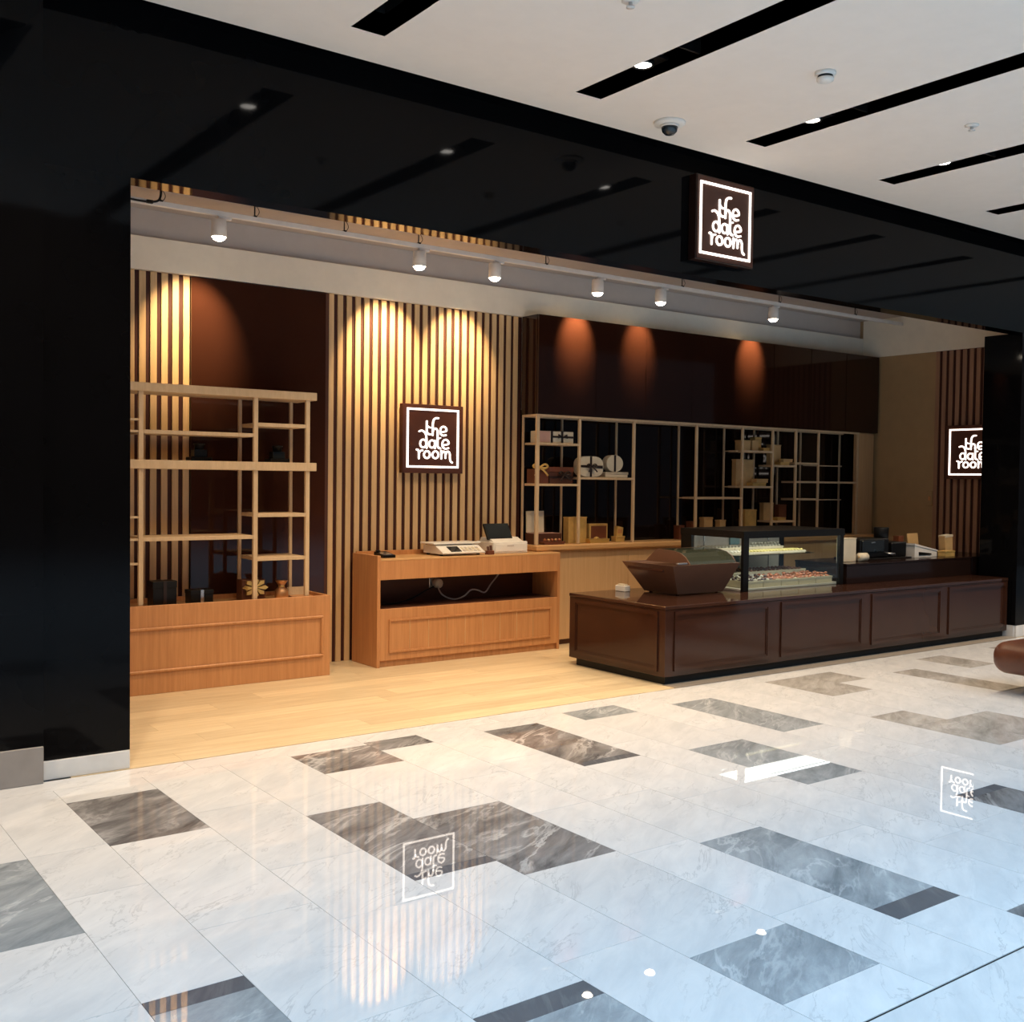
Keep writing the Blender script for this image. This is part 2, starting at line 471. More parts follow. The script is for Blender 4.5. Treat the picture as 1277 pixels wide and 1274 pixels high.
# --- glossy black shop front: piers, fascia, reveal
wf = structure(MB().box(-6, 20, YF, YF + .15, HEAD, 4.6).build('wall_front', 'black_gloss', loc=(6, YF, HEAD)), 'glossy black fascia above the shop opening', 'wall')
wl = structure(MB().box(1.29, XL, YF, YF + .15, 0.10, HEAD).build('wall_left', 'black_gloss', loc=(1.5, YF, 0)), 'glossy black pier left of the shop opening', 'wall')
MB().box(-6, 1.288, YF - .05, YF + .15, 0.19, 4.6).build('panel', 'black_gloss', wl, loc=(0, YF, 0))
structure(MB().cbox(1.29, XL, YF - .004, YF + .15, 0.0, 0.098, .003).build('baseboard_left', 'skirting', loc=(1.5, YF, 0)), 'white skirting under the black pier', 'baseboard')
structure(MB().cbox(-6, 1.288, YF - .054, YF + .15, 0.0, 0.188, .004).build('baseboard_left', 'grey_block', loc=(0, YF, 0)), 'taller grey stone base at the far left pier', 'baseboard')
wr = structure(MB().box(XR, XR + .5, YF, 6.12, 0.12, HEAD).box(XR + .5, 20, YF, YF + .15, 0.12, HEAD).build('wall_right', 'black_gloss', loc=(11, YF, 0)), 'glossy black pier right of the shop opening', 'wall')
structure(MB().cbox(XR + .012, 20, YF - .006, YF + .14, 0.0, 0.118, .003).box(XR, XR + .012, YF + .02, 6.12, 0, .118).build('baseboard_right', 'skirting', loc=(11, YF, 0)), 'white skirting under the right black pier', 'baseboard')

# --- mall ceiling with dark slots
SLOTX = [-0.40, 1.15, 2.70, 4.245, 5.79, 7.335, 8.88, 10.43, 11.98]
SW = 0.205; SY = 5.15
cm = MB(); prev = -8
for x in SLOTX:
    cm.box(prev, x, 1.0, 5.51, CEIL, CEIL + .12); cm.box(x, x + SW, SY, 5.51, CEIL, CEIL + .12); prev = x + SW
cm.box(prev, 22, 1.0, 5.51, CEIL, CEIL + .12)
ceil = structure(cm.build('ceiling', 'ceiling', loc=(5, 2, CEIL)), 'white mall ceiling with black light slots', 'ceiling')
MB().box(-8, 22, .95, YF, 4.5, 4.55).build('void_lining', 'black_matt', ceil, loc=(5, 2, CEIL))
for x in SLOTX:
    m = MB().box(x - .012, x, 1.0, SY, CEIL + .001, CEIL + .30).box(x + SW, x + SW + .012, 1.0, SY, CEIL + .001, CEIL + .30)
    m.box(x - .012, x + SW + .012, SY, SY + .012, CEIL + .001, CEIL + .30).box(x - .012, x + SW + .012, 1.0, SY + .012, CEIL + .30, CEIL + .31)
    m.build('slot_housing', 'black_matt', ceil, loc=(x, 4, CEIL))

# --- shop shell
wb = structure(MB().box(1.2, 11.6, 8.11, 8.25, 0, 3.524).build('wall_back', 'grey_paint', loc=(6, 8.1, 0)), 'shop back wall with timber slats and cream frieze', 'wall')
MB().box(2.0, 11.24, 8.055, 8.11, 3.066, 3.31).build('frieze', 'plaster', wb, loc=(6, 8.1, 3))
MB().box(2.0, 6.06, 8.098, 8.11, 0, 3.066).build('backing', 'gap', wb, loc=(4, 8.1, 0))
PITCH = 0.0828


def slat(x0, x1, parent=wb, y0=8.085, y1=8.098, z0=0.0, z1=3.064):
    return MB().cbox(x0, x1, y0, y1, z0, z1, .0015).build('slat', 'oak', parent, loc=((x0 + x1) / 2, (y0 + y1) / 2, z0))


slat_xs = [4.058 + k * PITCH for k in range(24)]
for x in slat_xs: slat(x, x + .049)
for k in range(6): slat(2.838 - k * PITCH, 2.838 - k * PITCH + .049)
tag(MB().cbox(2.892, 4.02, 8.06, 8.098, 0, 3.06, .002).build('mirror_panel', 'bronze', wb, loc=(3.4, 8.08, 0)), 'glossy dark bronze panel')
MB().box(4.02, 4.05, 8.064, 8.098, 0, 3.06).build('edge_strip', 'brown_card', wb, loc=(4.03, 8.08, 0))
MB().box(6.06, 11.24, 8.085, 8.11, 0.9, 2.2).build('back_panel', 'dark_glass', wb, loc=(8, 8.1, 1))
# side wall on the right with cream panel and slats
ws = structure(MB().box(11.25, 11.45, 5.86, 8.11, 0, 3.55).build('wall_side', 'tan_panel', loc=(11.3, 7, 0)), 'tan right-hand side wall of the shop with slats', 'wall')
MB().box(11.235, 11.25, 5.86, 8.055, 3.07, 3.522).build('frieze', 'plaster', ws, loc=(11.24, 7, 3))
MB().box(11.243, 11.25, 5.9, 7.075, 0, 3.07).build('backing', 'gap', ws, loc=(11.24, 7, 0))
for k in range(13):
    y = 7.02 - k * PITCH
    MB().cbox(11.231, 11.243, y, y + .049, 0, 3.065, .0015).build('slat', 'oak_shaded', ws, loc=(11.23, y, 0))
structure(MB().box(1.2, 1.727, YF + .15, 8.11, 0, 3.55).build('wall_inner', 'grey_paint', loc=(1.5, 7, 0)), 'inner left side wall of the shop', 'wall')
structure(MB().box(1.2, 11.45, YF + .15, 8.25, 3.525, 3.6).build('ceiling', 'grey_paint', loc=(6, 7, 3.5)), 'grey shop ceiling behind the fascia', 'ceiling')
# opposite side of the mall, far behind the camera
structure(MB().box(-16, 28, -22.2, -22, 0, 15).build('wall_opposite', 'black_matt', loc=(5, -22, 0)), 'dark shop fronts across the atrium', 'wall')


# ------------------------------------------------------------ CEILING FIXTURES
def downlight(x, label):
    t = thing('recessed_downlight', (x, 4.66, CEIL + .06), label, 'ceiling light', 'downlights in the black ceiling slots')
    MB().box(x - .095, x + .095, 4.55, 4.77, CEIL + .06, CEIL + .075).build('mounting_plate', 'black_plastic', t)
    MB().lathe((x, 4.66, CEIL + .035), [(.062, .025), (.066, 0.0), (.055, 0.0), (.05, .02)], 24).build('trim_ring', 'black_plastic', t)
    MB().lathe((x, 4.66, CEIL + .04), [(.049, .012), (.049, 0.0)], 24).build('lens', 'lens_cool', t)
    return t


dl = ['downlight in the black ceiling slot cut by the top edge of the photo',
      'downlight in the second black ceiling slot, above the round camera dome',
      'downlight in the third black ceiling slot, above the fascia sign',
      'downlight in the fourth slot, below the small ceiling sprinkler']
for x, l in zip(SLOTX[2:6], dl):
    downlight(x + SW / 2, l)
for x in SLOTX:
    lamp('slot_light', 'SPOT', (x + SW / 2, 4.66, CEIL + .02), 205, (1.0, 0.77, 0.52), (math.radians(8), 0, 0), 0.045, angle=92, blend=1.0)
for x in SLOTX[2:6]:
    MB().box(x, x + SW, 4.30, 4.315, CEIL + .02, CEIL + .30).build('slot_divider', 'black_plastic', ceil, loc=(x, 4.3, CEIL))

t = thing('security_camera', (5.09, 5.19, CEIL), 'dark dome security camera on a white ceiling plate', 'camera')
MB().lathe((5.09, 5.19, CEIL), [(.105, 0), (.105, -.012), (.095, -.02), (.05, -.022)], 28).build('mounting_plate', 'white', t)
MB().lathe((5.09, 5.19, CEIL - .02), [(.055, 0), (.055, -.02), (.048, -.045), (.03, -.062), (.004, -.07)], 24).build('dome', 'screen', t)
MB().lathe((5.09, 5.19, CEIL - .021), [(.064, 0), (.064, -.012), (.056, -.014)], 24).build('dome_ring', 'lamp_white', t)
t = thing('smoke_detector', (5.18, 4.01, CEIL), 'white round smoke detector on the ceiling between two slots', 'smoke detector')
MB().lathe((5.18, 4.01, CEIL), [(.06, 0), (.06, -.012), (.052, -.02)], 24).build('base', 'white', t)
MB().lathe((5.18, 4.01, CEIL - .02), [(.044, 0), (.044, -.014)], 24).build('sensing_slot', 'black_plastic', t)
MB().lathe((5.18, 4.01, CEIL - .034), [(.05, 0), (.048, -.014), (.03, -.022), (.004, -.024)], 24).build('cap', 'white', t)


def sprinkler(x, y, label):
    t = thing('sprinkler', (x, y, CEIL), label, 'sprinkler')
    MB().lathe((x, y, CEIL), [(.045, 0), (.045, -.006), (.03, -.012)], 20).build('rose', 'white', t)
    MB().lathe((x, y, CEIL - .012), [(.010, 0), (.010, -.02), (.022, -.022), (.022, -.026)], 14).build('deflector', 'lamp_white', t)


sprinkler(6.69, 3.99, 'small white ceiling sprinkler between the third and fourth slots')
sprinkler(3.65, 4.01, 'small white ceiling sprinkler at the top edge between two slots')

# ------------------------------------------------------------ LIGHTING TRACK
TY, TZ = 7.50, 3.425
t = thing('lighting_track', (6.0, TY, 3.525), 'white lighting track hung along the shop ceiling', 'track')
MB().cbox(1.75, 11.2, TY - .017, TY + .017, TZ - .018, TZ + .018, .003).build('rail', 'lamp_white', t)
for x in (2.47, 3.16, 3.89, 4.56, 5.87, 7.56, 9.0, 10.3):
    h = MB().tube([(x, TY, TZ + .018), (x, TY, 3.524)], .005, 6)
    h.tube(smooth_pts([(x + .012, TY, TZ + .018), (x + .03, TY - .01, TZ + .05), (x + .028, TY, TZ + .08), (x + .01, TY, 3.524)], 4), .0025, 5)
    h.cbox(x - .012, x + .012, TY - .02, TY + .02, TZ + .014, TZ + .026, .002).build('hanger', 'black_plastic', t)
t = thing('ceiling_cable', (2.45, TY, 3.44), 'black loose cable above the track beside the left jamb', 'cable')
MB().tube(smooth_pts([(2.24, TY - .02, 3.425), (2.32, TY - .02, 3.422), (2.40, TY - .025, 3.425), (2.455, TY - .02, 3.45), (2.47, TY - .02, 3.524)], 6), .008, 7).build('flex', 'black_plastic', t)
MB().cbox(2.365, 2.41, TY - .036, TY - .012, 3.412, 3.436, .003).build('connector', 'black_plastic', t)

spot_lab = ['white track spotlight nearest the black left pier', 'white track spotlight left of the slat wall sign',
            'white track spotlight above the right half of the slat wall', 'white track spotlight above the first dark cabinet doors',
            'white track spotlight right of the middle of the dark cabinets', 'white track spotlight farthest along the track, over the last cabinets']
spot_pow = [150, 225, 175, 200, 120, 165]
for x, l, pw in zip([2.89, 4.57, 5.32, 6.475, 7.275, 8.91], spot_lab, spot_pow):
    z = 3.258
    t = thing('track_spotlight', (x, TY, TZ), l, 'spotlight', 'spotlights on the shop track')
    MB().cbox(x - .01, x + .09, TY - .016, TY + .016, TZ - .04, TZ - .018, .003).build('adapter', 'lamp_white', t)
    MB().tube([(x, TY, TZ - .04), (x, TY, z + .125)], .01, 8).build('stem', 'lamp_white', t)
    MB().lathe((x, TY, z), [(.046, .125), (.052, .12), (.056, .0), (.052, .0), (.047, .012)], 24).build('lamp_body', 'lamp_white', t)
    MB().lathe((x, TY, z + .004), [(.047, .010), (.046, -.006), (.038, -.020), (.022, -.029), (.003, -.032)], 24).build('lens', 'lens', t)
    lamp('spot_beam', 'SPOT', (0, .02, z - TZ - .045), pw, (1.0, 0.70, 0.36), (math.radians(45), 0, 0), 0.02, angle=62, blend=0.9, parent=t)


# ------------------------------------------------------------ SIGNS
def letters():
    """strokes of the hand-lettered words, in sign-face units (x right, z up, metres, centre of the frame at 0,0)"""
    def T(p): return ((p[0] - 577) / 745 * .535, -(p[1] - 640 - (p[0] - 577) * .02) / 870 * .52)
    def arc(cx, cy, rx, ry, a0, a1, n=18):
        return [(cx + rx * math.cos(math.radians(a0 + (a1 - a0) * k / n)), cy - ry * math.sin(math.radians(a0 + (a1 - a0) * k / n))) for k in range(n + 1)]
    sp = smooth_pts
    L = [
        ('t', [(sp([(484, 392), (484, 470), (486, 540), (500, 572), (535, 582)]), 1.0), ([(490, 455), (515, 478), (540, 484)], .75)]),
        ('h', [(sp([(650, 342), (615, 343), (584, 368), (572, 420), (570, 500), (570, 592)]), 1.0), (sp([(572, 535), (590, 500), (618, 497), (636, 525), (640, 585)]), .95)]),
        ('e', [(sp([(682, 545), (730, 540), (768, 525), (762, 485), (728, 464), (694, 480), (678, 530), (690, 575), (722, 596), (762, 588)]), .9)]),
        ('d', [(sp([(378, 540), (412, 528), (446, 545), (470, 580), (482, 640), (484, 720), (486, 782)]), .9), (arc(436, 716, 44, 58, 0, 360), .9)]),
        ('a', [(arc(562, 722, 42, 55, 50, 360), .9), (sp([(602, 672), (602, 730), (606, 785)]), .9)]),
        ('t', [(sp([(640, 560), (642, 640), (642, 730), (652, 772), (682, 786)]), 1.0), ([(642, 640), (682, 632)], .75)]),
        ('e', [(sp([(716, 738), (760, 732), (802, 716), (794, 676), (760, 655), (724, 676), (710, 725), (722, 768), (756, 790), (800, 780)]), .9)]),
        ('r', [(sp([(345, 806), (364, 812), (374, 840), (376, 934)]), 1.0), (sp([(376, 868), (392, 828), (428, 816)]), .85)]),
        ('o', [(arc(490, 878, 43, 52, 0, 360), .95)]),
        ('o', [(arc(612, 880, 43, 52, 0, 360), .95)]),
        ('m', [(sp([(694, 820), (698, 860), (698, 936)]), .95), (sp([(698, 880), (714, 838), (740, 832), (757, 862), (758, 928)]), .9),
               (sp([(758, 880), (776, 838), (802, 832), (822, 866), (824, 930), (834, 974), (858, 996)]), .9)]),
    ]
    out = []
    for nm, st in L:
        g = []
        for pts, w in st: g.append(([T(p) for p in pts], .0076 * w))
        out.append((nm, g))
    return out


LET = letters()


def ribbon(m, pts, r, put):
    """thick flat stroke with round ends; put(x, z, d) maps face coordinates to world, d is the height above the face"""
    n = len(pts); L = []; Rr = []
    for i, p in enumerate(pts):
        a = pts[max(i - 1, 0)]; b = pts[min(i + 1, n - 1)]
        d = math.hypot(b[0] - a[0], b[1] - a[1]) or 1e-6
        nx, nz = -(b[1] - a[1]) / d, (b[0] - a[0]) / d
        L.append((p[0] + nx * r, p[1] + nz * r)); Rr.append((p[0] - nx * r, p[1] - nz * r))
    h = .008
    vs = [put(x, z, h) for x, z in L] + [put(x, z, h) for x, z in Rr] + [put(x, z, 0.0005) for x, z in L] + [put(x, z, 0.0005) for x, z in Rr]
    fs = []
    for i in range(n - 1):
        fs += [(i, i + 1, n + i + 1, n + i), (i, 2 * n + i, 2 * n + i + 1, i + 1), (n + i, n + i + 1, 3 * n + i + 1, 3 * n + i)]
    m.add(vs, fs)
    for p in (pts[0], pts[-1]):
        k = 10
        ring = [(p[0] + r * math.cos(2 * math.pi * j / k), p[1] + r * math.sin(2 * math.pi * j / k)) for j in range(k)]
        m.add([put(x, z, h * .98) for x, z in ring] + [put(x, z, .0005) for x, z in ring], [tuple(range(k))] + [(j, (j + 1) % k, k + (j + 1) % k, k + j) for j in range(k)])


def sign(loc, label, put, boardbox, side='sign_side'):
    t = thing('shop_sign', loc, label, 'sign', 'lit brown signs reading the date room')
    boardbox(t)
    fw, fh, w = .268, .258, .0165
    m = MB()
    for (a, b, c, d) in ((-fw, fw, -fh, -fh + w), (-fw, fw, fh - w, fh), (-fw, -fw + w, -fh + w, fh - w), (fw - w, fw, -fh + w, fh - w)):
        vs = [put(x, z, h) for h in (.0005, .008) for x, z in ((a, c), (b, c), (b, d), (a, d))]
        m.add(vs, [(0, 3, 2, 1), (4, 5, 6, 7), (0, 1, 5, 4), (1, 2, 6, 5), (2, 3, 7, 6), (3, 0, 4, 7)])
    m.build('lit_border', 'sign_light', t)
    for nm, strokes in LET:
        m = MB()
        for pts, r in strokes: ribbon(m, pts, r, put)
        m.build('letter', 'sign_light', t)
    return t


def bb1(t):
    MB().cbox(4.73, 5.355, 8.012, 8.067, 1.592, 2.192, .003).build('board', 'sign_brown', t)
def bb2(t):
    MB().cbox(5.812, 6.447, 5.635, 5.713, 3.197, 3.825, .004).build('housing', 'sign_side', t)
    MB().box(5.822, 6.437, 5.630, 5.6355, 3.207, 3.815).build('face', 'sign_brown', t)
def bb3(t):
    MB().cbox(11.16, 11.221, 6.25, 6.875, 1.612, 2.212, .003).build('board', 'sign_brown', t)


sign((5.04, 8.05, 1.6), 'lit brown sign on the slatted back wall above the cash desk', lambda x, z, d: (5.037 + x, 8.012 - d, 1.898 + z), bb1)
sign((6.13, 5.7, 3.2), 'lit brown box sign projecting from the black fascia under the ceiling', lambda x, z, d: (6.122 + x * 1.035, 5.630 - d, 3.508 + z * 1.035), bb2)
sign((11.2, 6.56, 1.6), 'lit brown sign on the right side wall, half hidden by the black pier', lambda x, z, d: (11.16 - d, 6.565 - x, 1.912 + z), bb3)

# ------------------------------------------------------------ LEFT DISPLAY UNIT
t = thing('display_plinth', (3.0, 7.8, 0), 'orange wood display base with a moulded front panel beside the left pier', 'display base')
MB().cbox(1.75, 3.826, 7.562, 7.585, 0.0, 0.628, .003).build('front_panel', 'veneer', t)
MB().cbox(3.803, 3.826, 7.585, 8.052, 0.0, 0.628, .003).build('side_panel', 'veneer', t)
MB().box(1.75, 3.803, 8.03, 8.052, 0.0, 0.628).build('rear_rim', 'veneer', t)
MB().box(1.75, 3.803, 7.585, 8.03, 0.57, 0.595).build('tray_top', 'veneer_h', t)
m = MB().cbox(1.75, 3.765, 7.548, 7.563, .452, .474, .006).cbox(1.75, 3.765, 7.548, 7.563, .152, .174, .006)
m.cbox(3.743, 3.765, 7.548, 7.563, .174, .452, .006).build('moulding', 'veneer', t)

t = thing('display_shelf', (3.0, 7.78, .596), 'pale wood open lattice display shelf standing on the orange base', 'display shelf')
FY0, FY1, BY0, BY1 = 7.60, 7.628, 7.902, 7.925
for x in (2.372, 3.222, 3.645): MB().cbox(x - .017, x + .017, FY0, FY1, .628 if x != 3.222 else .62, 2.15, .002).build('post', 'lattice', t)
for x in (2.372, 3.222, 3.645): MB().cbox(x - .013, x + .013, BY0, BY1, .596, 2.15, .002).build('post', 'lattice', t)
MB().cbox(1.80, 3.712, 7.585, 7.94, 2.135, 2.195, .003).build('top_board', 'lattice', t)
MB().cbox(1.80, 3.712, 7.585, 7.94, 1.592, 1.655, .003).build('middle_board', 'lattice', t)
for x0, x1, z in ((2.389, 3.205, 1.853), (3.239, 3.628, 1.935), (2.389, 3.205, 1.093), (3.239, 3.628, 1.255), (3.239, 3.628, .925)):
    MB().cbox(x0, x1, FY0 + .002, BY1 - .002, z - .014, z + .014, .002).build('shelf', 'lattice', t)
for z in (1.935, 1.853, 1.25, 1.093, .922):
    MB().cbox(1.80, 2.355, FY0 + .004, FY1 - .004, z - .008, z + .008, .001).build('rail', 'lattice', t)


def box_thing(name, x0, x1, y0, y1, z0, z1, mat, label, cat='box', lid=None, band=None, group=None, lidmat=None):
    t = thing(name, ((x0 + x1) / 2, (y0 + y1) / 2, z0), label, cat, group)
    lh = lid if lid else 0
    MB().cbox(x0, x1, y0, y1, z0 + .0004, z1 - lh, .002).build('body', mat, t)
    if lid: MB().cbox(x0 - .003, x1 + .003, y0 - .003, y1 + .003, z1 - lh, z1, .002).build('lid', lidmat or mat, t)
    if band:
        xm = (x0 + x1) / 2
        MB().box(xm - .012, xm + .012, y0 - .005, y1 + .001, z0 + .001, z1 + .002).build('ribbon', band, t)
    return t


# things on the left unit
def tiered(x, y, z, label):
    t = thing('tiered_stand', (x, y, z), label, 'display stand')
    MB().cbox(x - .08, x + .08, y - .06, y + .06, z + .0004, z + .03, .004).build('base', 'black_plastic', t)
    MB().cbox(x - .05, x + .05, y - .04, y + .04, z + .03, z + .085, .004).build('box', 'screen', t)
    MB().lathe((x, y, z + .085), [(.035, 0), (.035, .03), (.042, .034), (.042, .045), (.01, .05)], 18).build('jar', 'black_plastic', t)


tiered(2.86, 7.80, 1.655, 'black tiered stand with a jar on the middle board, nearer the slats')
tiered(3.48, 7.80, 1.655, 'black tiered stand with a jar on the middle board, at its right end')
box_thing('gift_box', 2.49, 2.66, 7.70, 7.83, .596, .782, 'black_plastic', 'black upright box on the orange base in front of the slats', lid=.05, band='ribbon')
box_thing('gift_box', 2.78, 2.95, 7.74, 7.86, .596, .70, 'black_plastic', 'low black box with a silver band on the orange base', lid=.03, band='steel')
t = thing('gift_hamper', (3.26, 7.76, .596), 'dark box with a large gold bow on the orange base', 'gift')
MB().cbox(3.17, 3.36, 7.73, 7.84, .5965, .76, .004).build('box', 'brown_card', t)
m = MB()
for a in range(0, 360, 45):
    c, s_ = math.cos(math.radians(a)), math.sin(math.radians(a))
    p = [(0, 0), (.075 * c - .022 * s_, .075 * s_ + .022 * c), (.10 * c, .10 * s_), (.075 * c + .022 * s_, .075 * s_ - .022 * c)]
    k = .012 if a % 90 else .022
    m.prism([(3.27 + q[0], .70 + q[1] * .75) for q in p], 'y', 7.72 - k, 7.728)
m.build('bow', 'gold', t)
t = thing('wrapped_pouch', (3.50, 7.75, .596), 'copper foil pouch gathered at the top on the orange base', 'gift')
MB().lathe((3.50, 7.75, .5965), [(.045, 0), (.055, .02), (.05, .07), (.018, .10), (.045, .14), (.05, .145)], 14).build('pouch', 'copper', t)
MB().lathe((3.50, 7.75, .69), [(.021, 0), (.026, .006), (.021, .013)], 14).build('tie', 'gold', t)
t = thing('card_tray', (3.68, 7.80, .596), 'small tilted wooden card tray at the right end of the orange base', 'tray')
MB().prism([(7.70, .597), (7.86, .597), (7.86, .612), (7.70, .605)], 'x', 3.60, 3.77).build('board', 'veneer', t)
MB().prism([(7.852, .612), (7.862, .612), (7.875, .672), (7.865, .674)], 'x', 3.60, 3.77).build('back_edge', 'lattice', t)

# ------------------------------------------------------------ CASH DESK
t = thing('cash_desk', (5.2, 7.85, 0), 'orange wood cash desk with an open recess in front of the slat wall', 'desk')
MB().cbox(4.275, 4.305, 7.62, 8.05, 0, .915, .003).build('side_panel', 'veneer', t)
MB().cbox(6.150, 6.178, 7.62, 8.03, 0, .872, .003).build('side_panel', 'veneer', t)
MB().cbox(4.305, 6.178, 7.62, 8.03, .872, .886, .002).build('worktop', 'veneer_h', t)
MB().cbox(4.305, 6.0, 8.03, 8.05, .2, .925, .002).build('back_rim', 'veneer', t)
MB().cbox(4.305, 6.150, 7.622, 7.64, .715, .872, .002).build('apron', 'veneer', t)
MB().cbox(4.305, 6.150, 7.622, 7.64, .055, .478, .002).build('front_panel', 'veneer', t)
MB().box(4.305, 6.150, 7.64, 8.03, .462, .476).build('recess_floor', 'brown_card', t)
MB().box(4.305, 6.150, 8.00, 8.03, .476, .872).build('recess_back', 'brown_card', t)
MB().box(4.32, 6.150, 7.645, 7.66, 0, .055).build('plinth', 'veneer', t)
MB().frame_y(4.385, 6.075, .118, .392, 7.611, 7.623, .016).build('moulding', 'veneer', t)
for k in range(1, 9):
    x = 4.40 + k * .184
    MB().cbox(x - .0025, x + .0025, 7.6185, 7.623, .134, .376, .001).build('groove_bead', 'counter_wood', t)
t = thing('wall_socket', (5.05, 7.99, .60), 'grey round socket and plug inside the cash desk recess', 'socket')
MB().cbox(5.00, 5.09, 7.985, 8.0, .585, .675, .004).build('plate', 'steel', t)
MB().lathe((5.07, 7.94, .625), [(.042, .045), (.042, .0), (.034, -.012)], 18, 'y').build('plug', 'grey_paint', t)
t = thing('power_cable', (5.3, 7.9, .48), 'pale looping cable hanging from the socket inside the desk recess', 'cable')
MB().tube(smooth_pts([(5.05, 7.93, .60), (5.08, 7.9, .53), (5.17, 7.86, .49), (5.28, 7.86, .51), (5.36, 7.87, .56), (5.44, 7.88, .555), (5.52, 7.88, .53), (5.60, 7.90, .60), (5.72, 7.92, .72), (5.75, 7.95, .86)], 6), .007, 7).build('flex', 'grey_paint', t)
MB().tube(smooth_pts([(5.02, 7.95, .60), (4.92, 7.93, .57), (4.80, 7.92, .52), (4.62, 7.9, .485), (4.36, 7.88, .485)], 6), .007, 7).build('flex', 'black_plastic', t)

# things on the desk
DZ = .8865
t = thing('desk_phone', (4.45, 7.80, DZ), 'small dark handheld terminal at the left end of the cash desk', 'phone')
MB().prism([(7.72, DZ), (7.88, DZ), (7.88, DZ + .045), (7.72, DZ + .022)], 'x', 4.385, 4.50).build('body', 'black_plastic', t)
MB().prism([(7.74, DZ + .0255), (7.83, DZ + .038), (7.83, DZ + .040), (7.74, DZ + .0275)], 'x', 4.40, 4.485).build('keypad', 'steel', t)
MB().cbox(4.395, 4.425, 7.84, 7.875, DZ + .044, DZ + .056, .003).build('handset', 'black_plastic', t)

t = thing('weighing_scale', (5.14, 7.82, DZ), 'white shop weighing scale with a flat platform on the cash desk', 'scale')
m = MB()
for x in (4.95, 5.33):
    for y in (7.72, 7.93): m.lathe((x, y, DZ + .0005), [(.016, 0), (.016, .018)], 12)
m.build('rubber_foot', 'black_plastic', t)
MB().prism([(7.66, DZ + .016), (7.97, DZ + .016), (7.97, DZ + .085), (7.78, DZ + .085), (7.655, DZ + .026)], 'x', 4.925, 5.365).build('body', 'white', t)
MB().cbox(4.90, 5.39, 7.765, 7.99, DZ + .093, DZ + .108, .004).build('weighing_plate', 'white', t)
MB().box(4.98, 5.32, 7.80, 7.95, DZ + .085, DZ + .093).build('plate_support', 'black_plastic', t)
MB().prism([(7.672, DZ + .0340), (7.755, DZ + .0730), (7.753, DZ + .0765), (7.670, DZ + .0375)], 'x', 5.02, 5.13).build('display', 'screen', t)
for k in range(5):
    for r in range(3):
        yk = 7.675 + r * .024
        MB().prism([(yk, DZ + .0354 + r * .0113), (yk + .018, DZ + .0439 + r * .0113), (yk + .0165, DZ + .047 + r * .0113), (yk - .0015, DZ + .0385 + r * .0113)], 'x', 5.15 + k * .038, 5.178 + k * .038).build('key', 'cream_card' if (k + r) % 3 else 'grey_paint', t)

t = thing('cash_register', (5.66, 7.82, DZ), 'white till with a tilted black touch screen on the cash desk', 'cash register')
MB().cbox(5.48, 5.86, 7.70, 7.97, DZ + .0005, DZ + .105, .006).build('drawer_box', 'white', t)
MB().cbox(5.50, 5.84, 7.695, 7.7005, DZ + .018, DZ + .088, .002).build('drawer_front', 'white', t)
MB().cbox(5.63, 5.70, 7.691, 7.696, DZ + .066, DZ + .074, .001).build('slot', 'grey_paint', t)
MB().prism([(7.72, DZ + .105), (7.94, DZ + .105), (7.92, DZ + .14), (7.80, DZ + .14)], 'x', 5.50, 5.82).build('top_cover', 'white', t)
sc = [(7.775, DZ + .128), (7.85, DZ + .262), (7.866, DZ + .254), (7.791, DZ + .12)]
MB().prism(sc, 'x', 5.475, 5.745).build('screen_case', 'black_plastic', t)
MB().prism([(7.779, DZ + .138), (7.845, DZ + .2565), (7.8435, DZ + .2575), (7.7775, DZ + .139)], 'x', 5.485, 5.735).build('screen', 'screen', t)
t = thing('card_holder', (5.42, 7.67, DZ), 'small brown holder with cards in front of the white till', 'holder')
MB().cbox(5.385, 5.455, 7.645, 7.695, DZ + .0005, DZ + .035, .003).build('block', 'red_brown', t)
MB().prism([(7.66, DZ + .03), (7.664, DZ + .03), (7.678, DZ + .07), (7.674, DZ + .071)], 'x', 5.39, 5.415).build('card', 'brown_card', t)
MB().prism([(7.675, DZ + .03), (7.679, DZ + .03), (7.688, DZ + .078), (7.684, DZ + .079)], 'x', 5.428, 5.452).build('card', 'brown_card', t)

# ------------------------------------------------------------ BACK COUNTER
t = thing('back_counter', (8.6, 7.93, 0), 'light wood back counter under the lattice shelves', 'counter')
MB().cbox(6.01, 11.215, 7.755, 8.055, .888, .944, .012).build('worktop', 'veneer_h', t)
for k in range(5):
    x0 = 6.182 + k * 1.0
    MB().cbox(x0, x0 + .998, 7.80, 7.82, .05, .885, .002).build('front_panel', 'counter_wood', t)
MB().box(6.182, 11.215, 7.83, 7.85, 0, .05).build('plinth', 'brown_card', t)

# wall cabinets above
t = thing('wall_cabinet', (8.6, 7.95, 2.15), 'long glossy dark brown wall cabinet over the lattice shelves', 'cabinet')
MB().cbox(6.034, 11.215, 7.825, 8.054, 2.150, 3.064, .002).build('carcass', 'cabinet', t)
xs = [6.036, 6.735, 7.385, 8.035, 8.66, 9.30, 9.94, 10.58, 11.213]
for a, b in zip(xs, xs[1:]): MB().cbox(a + .003, b - .003, 7.803, 7.8245, 2.152, 3.062, .001).build('door', 'cabinet', t)

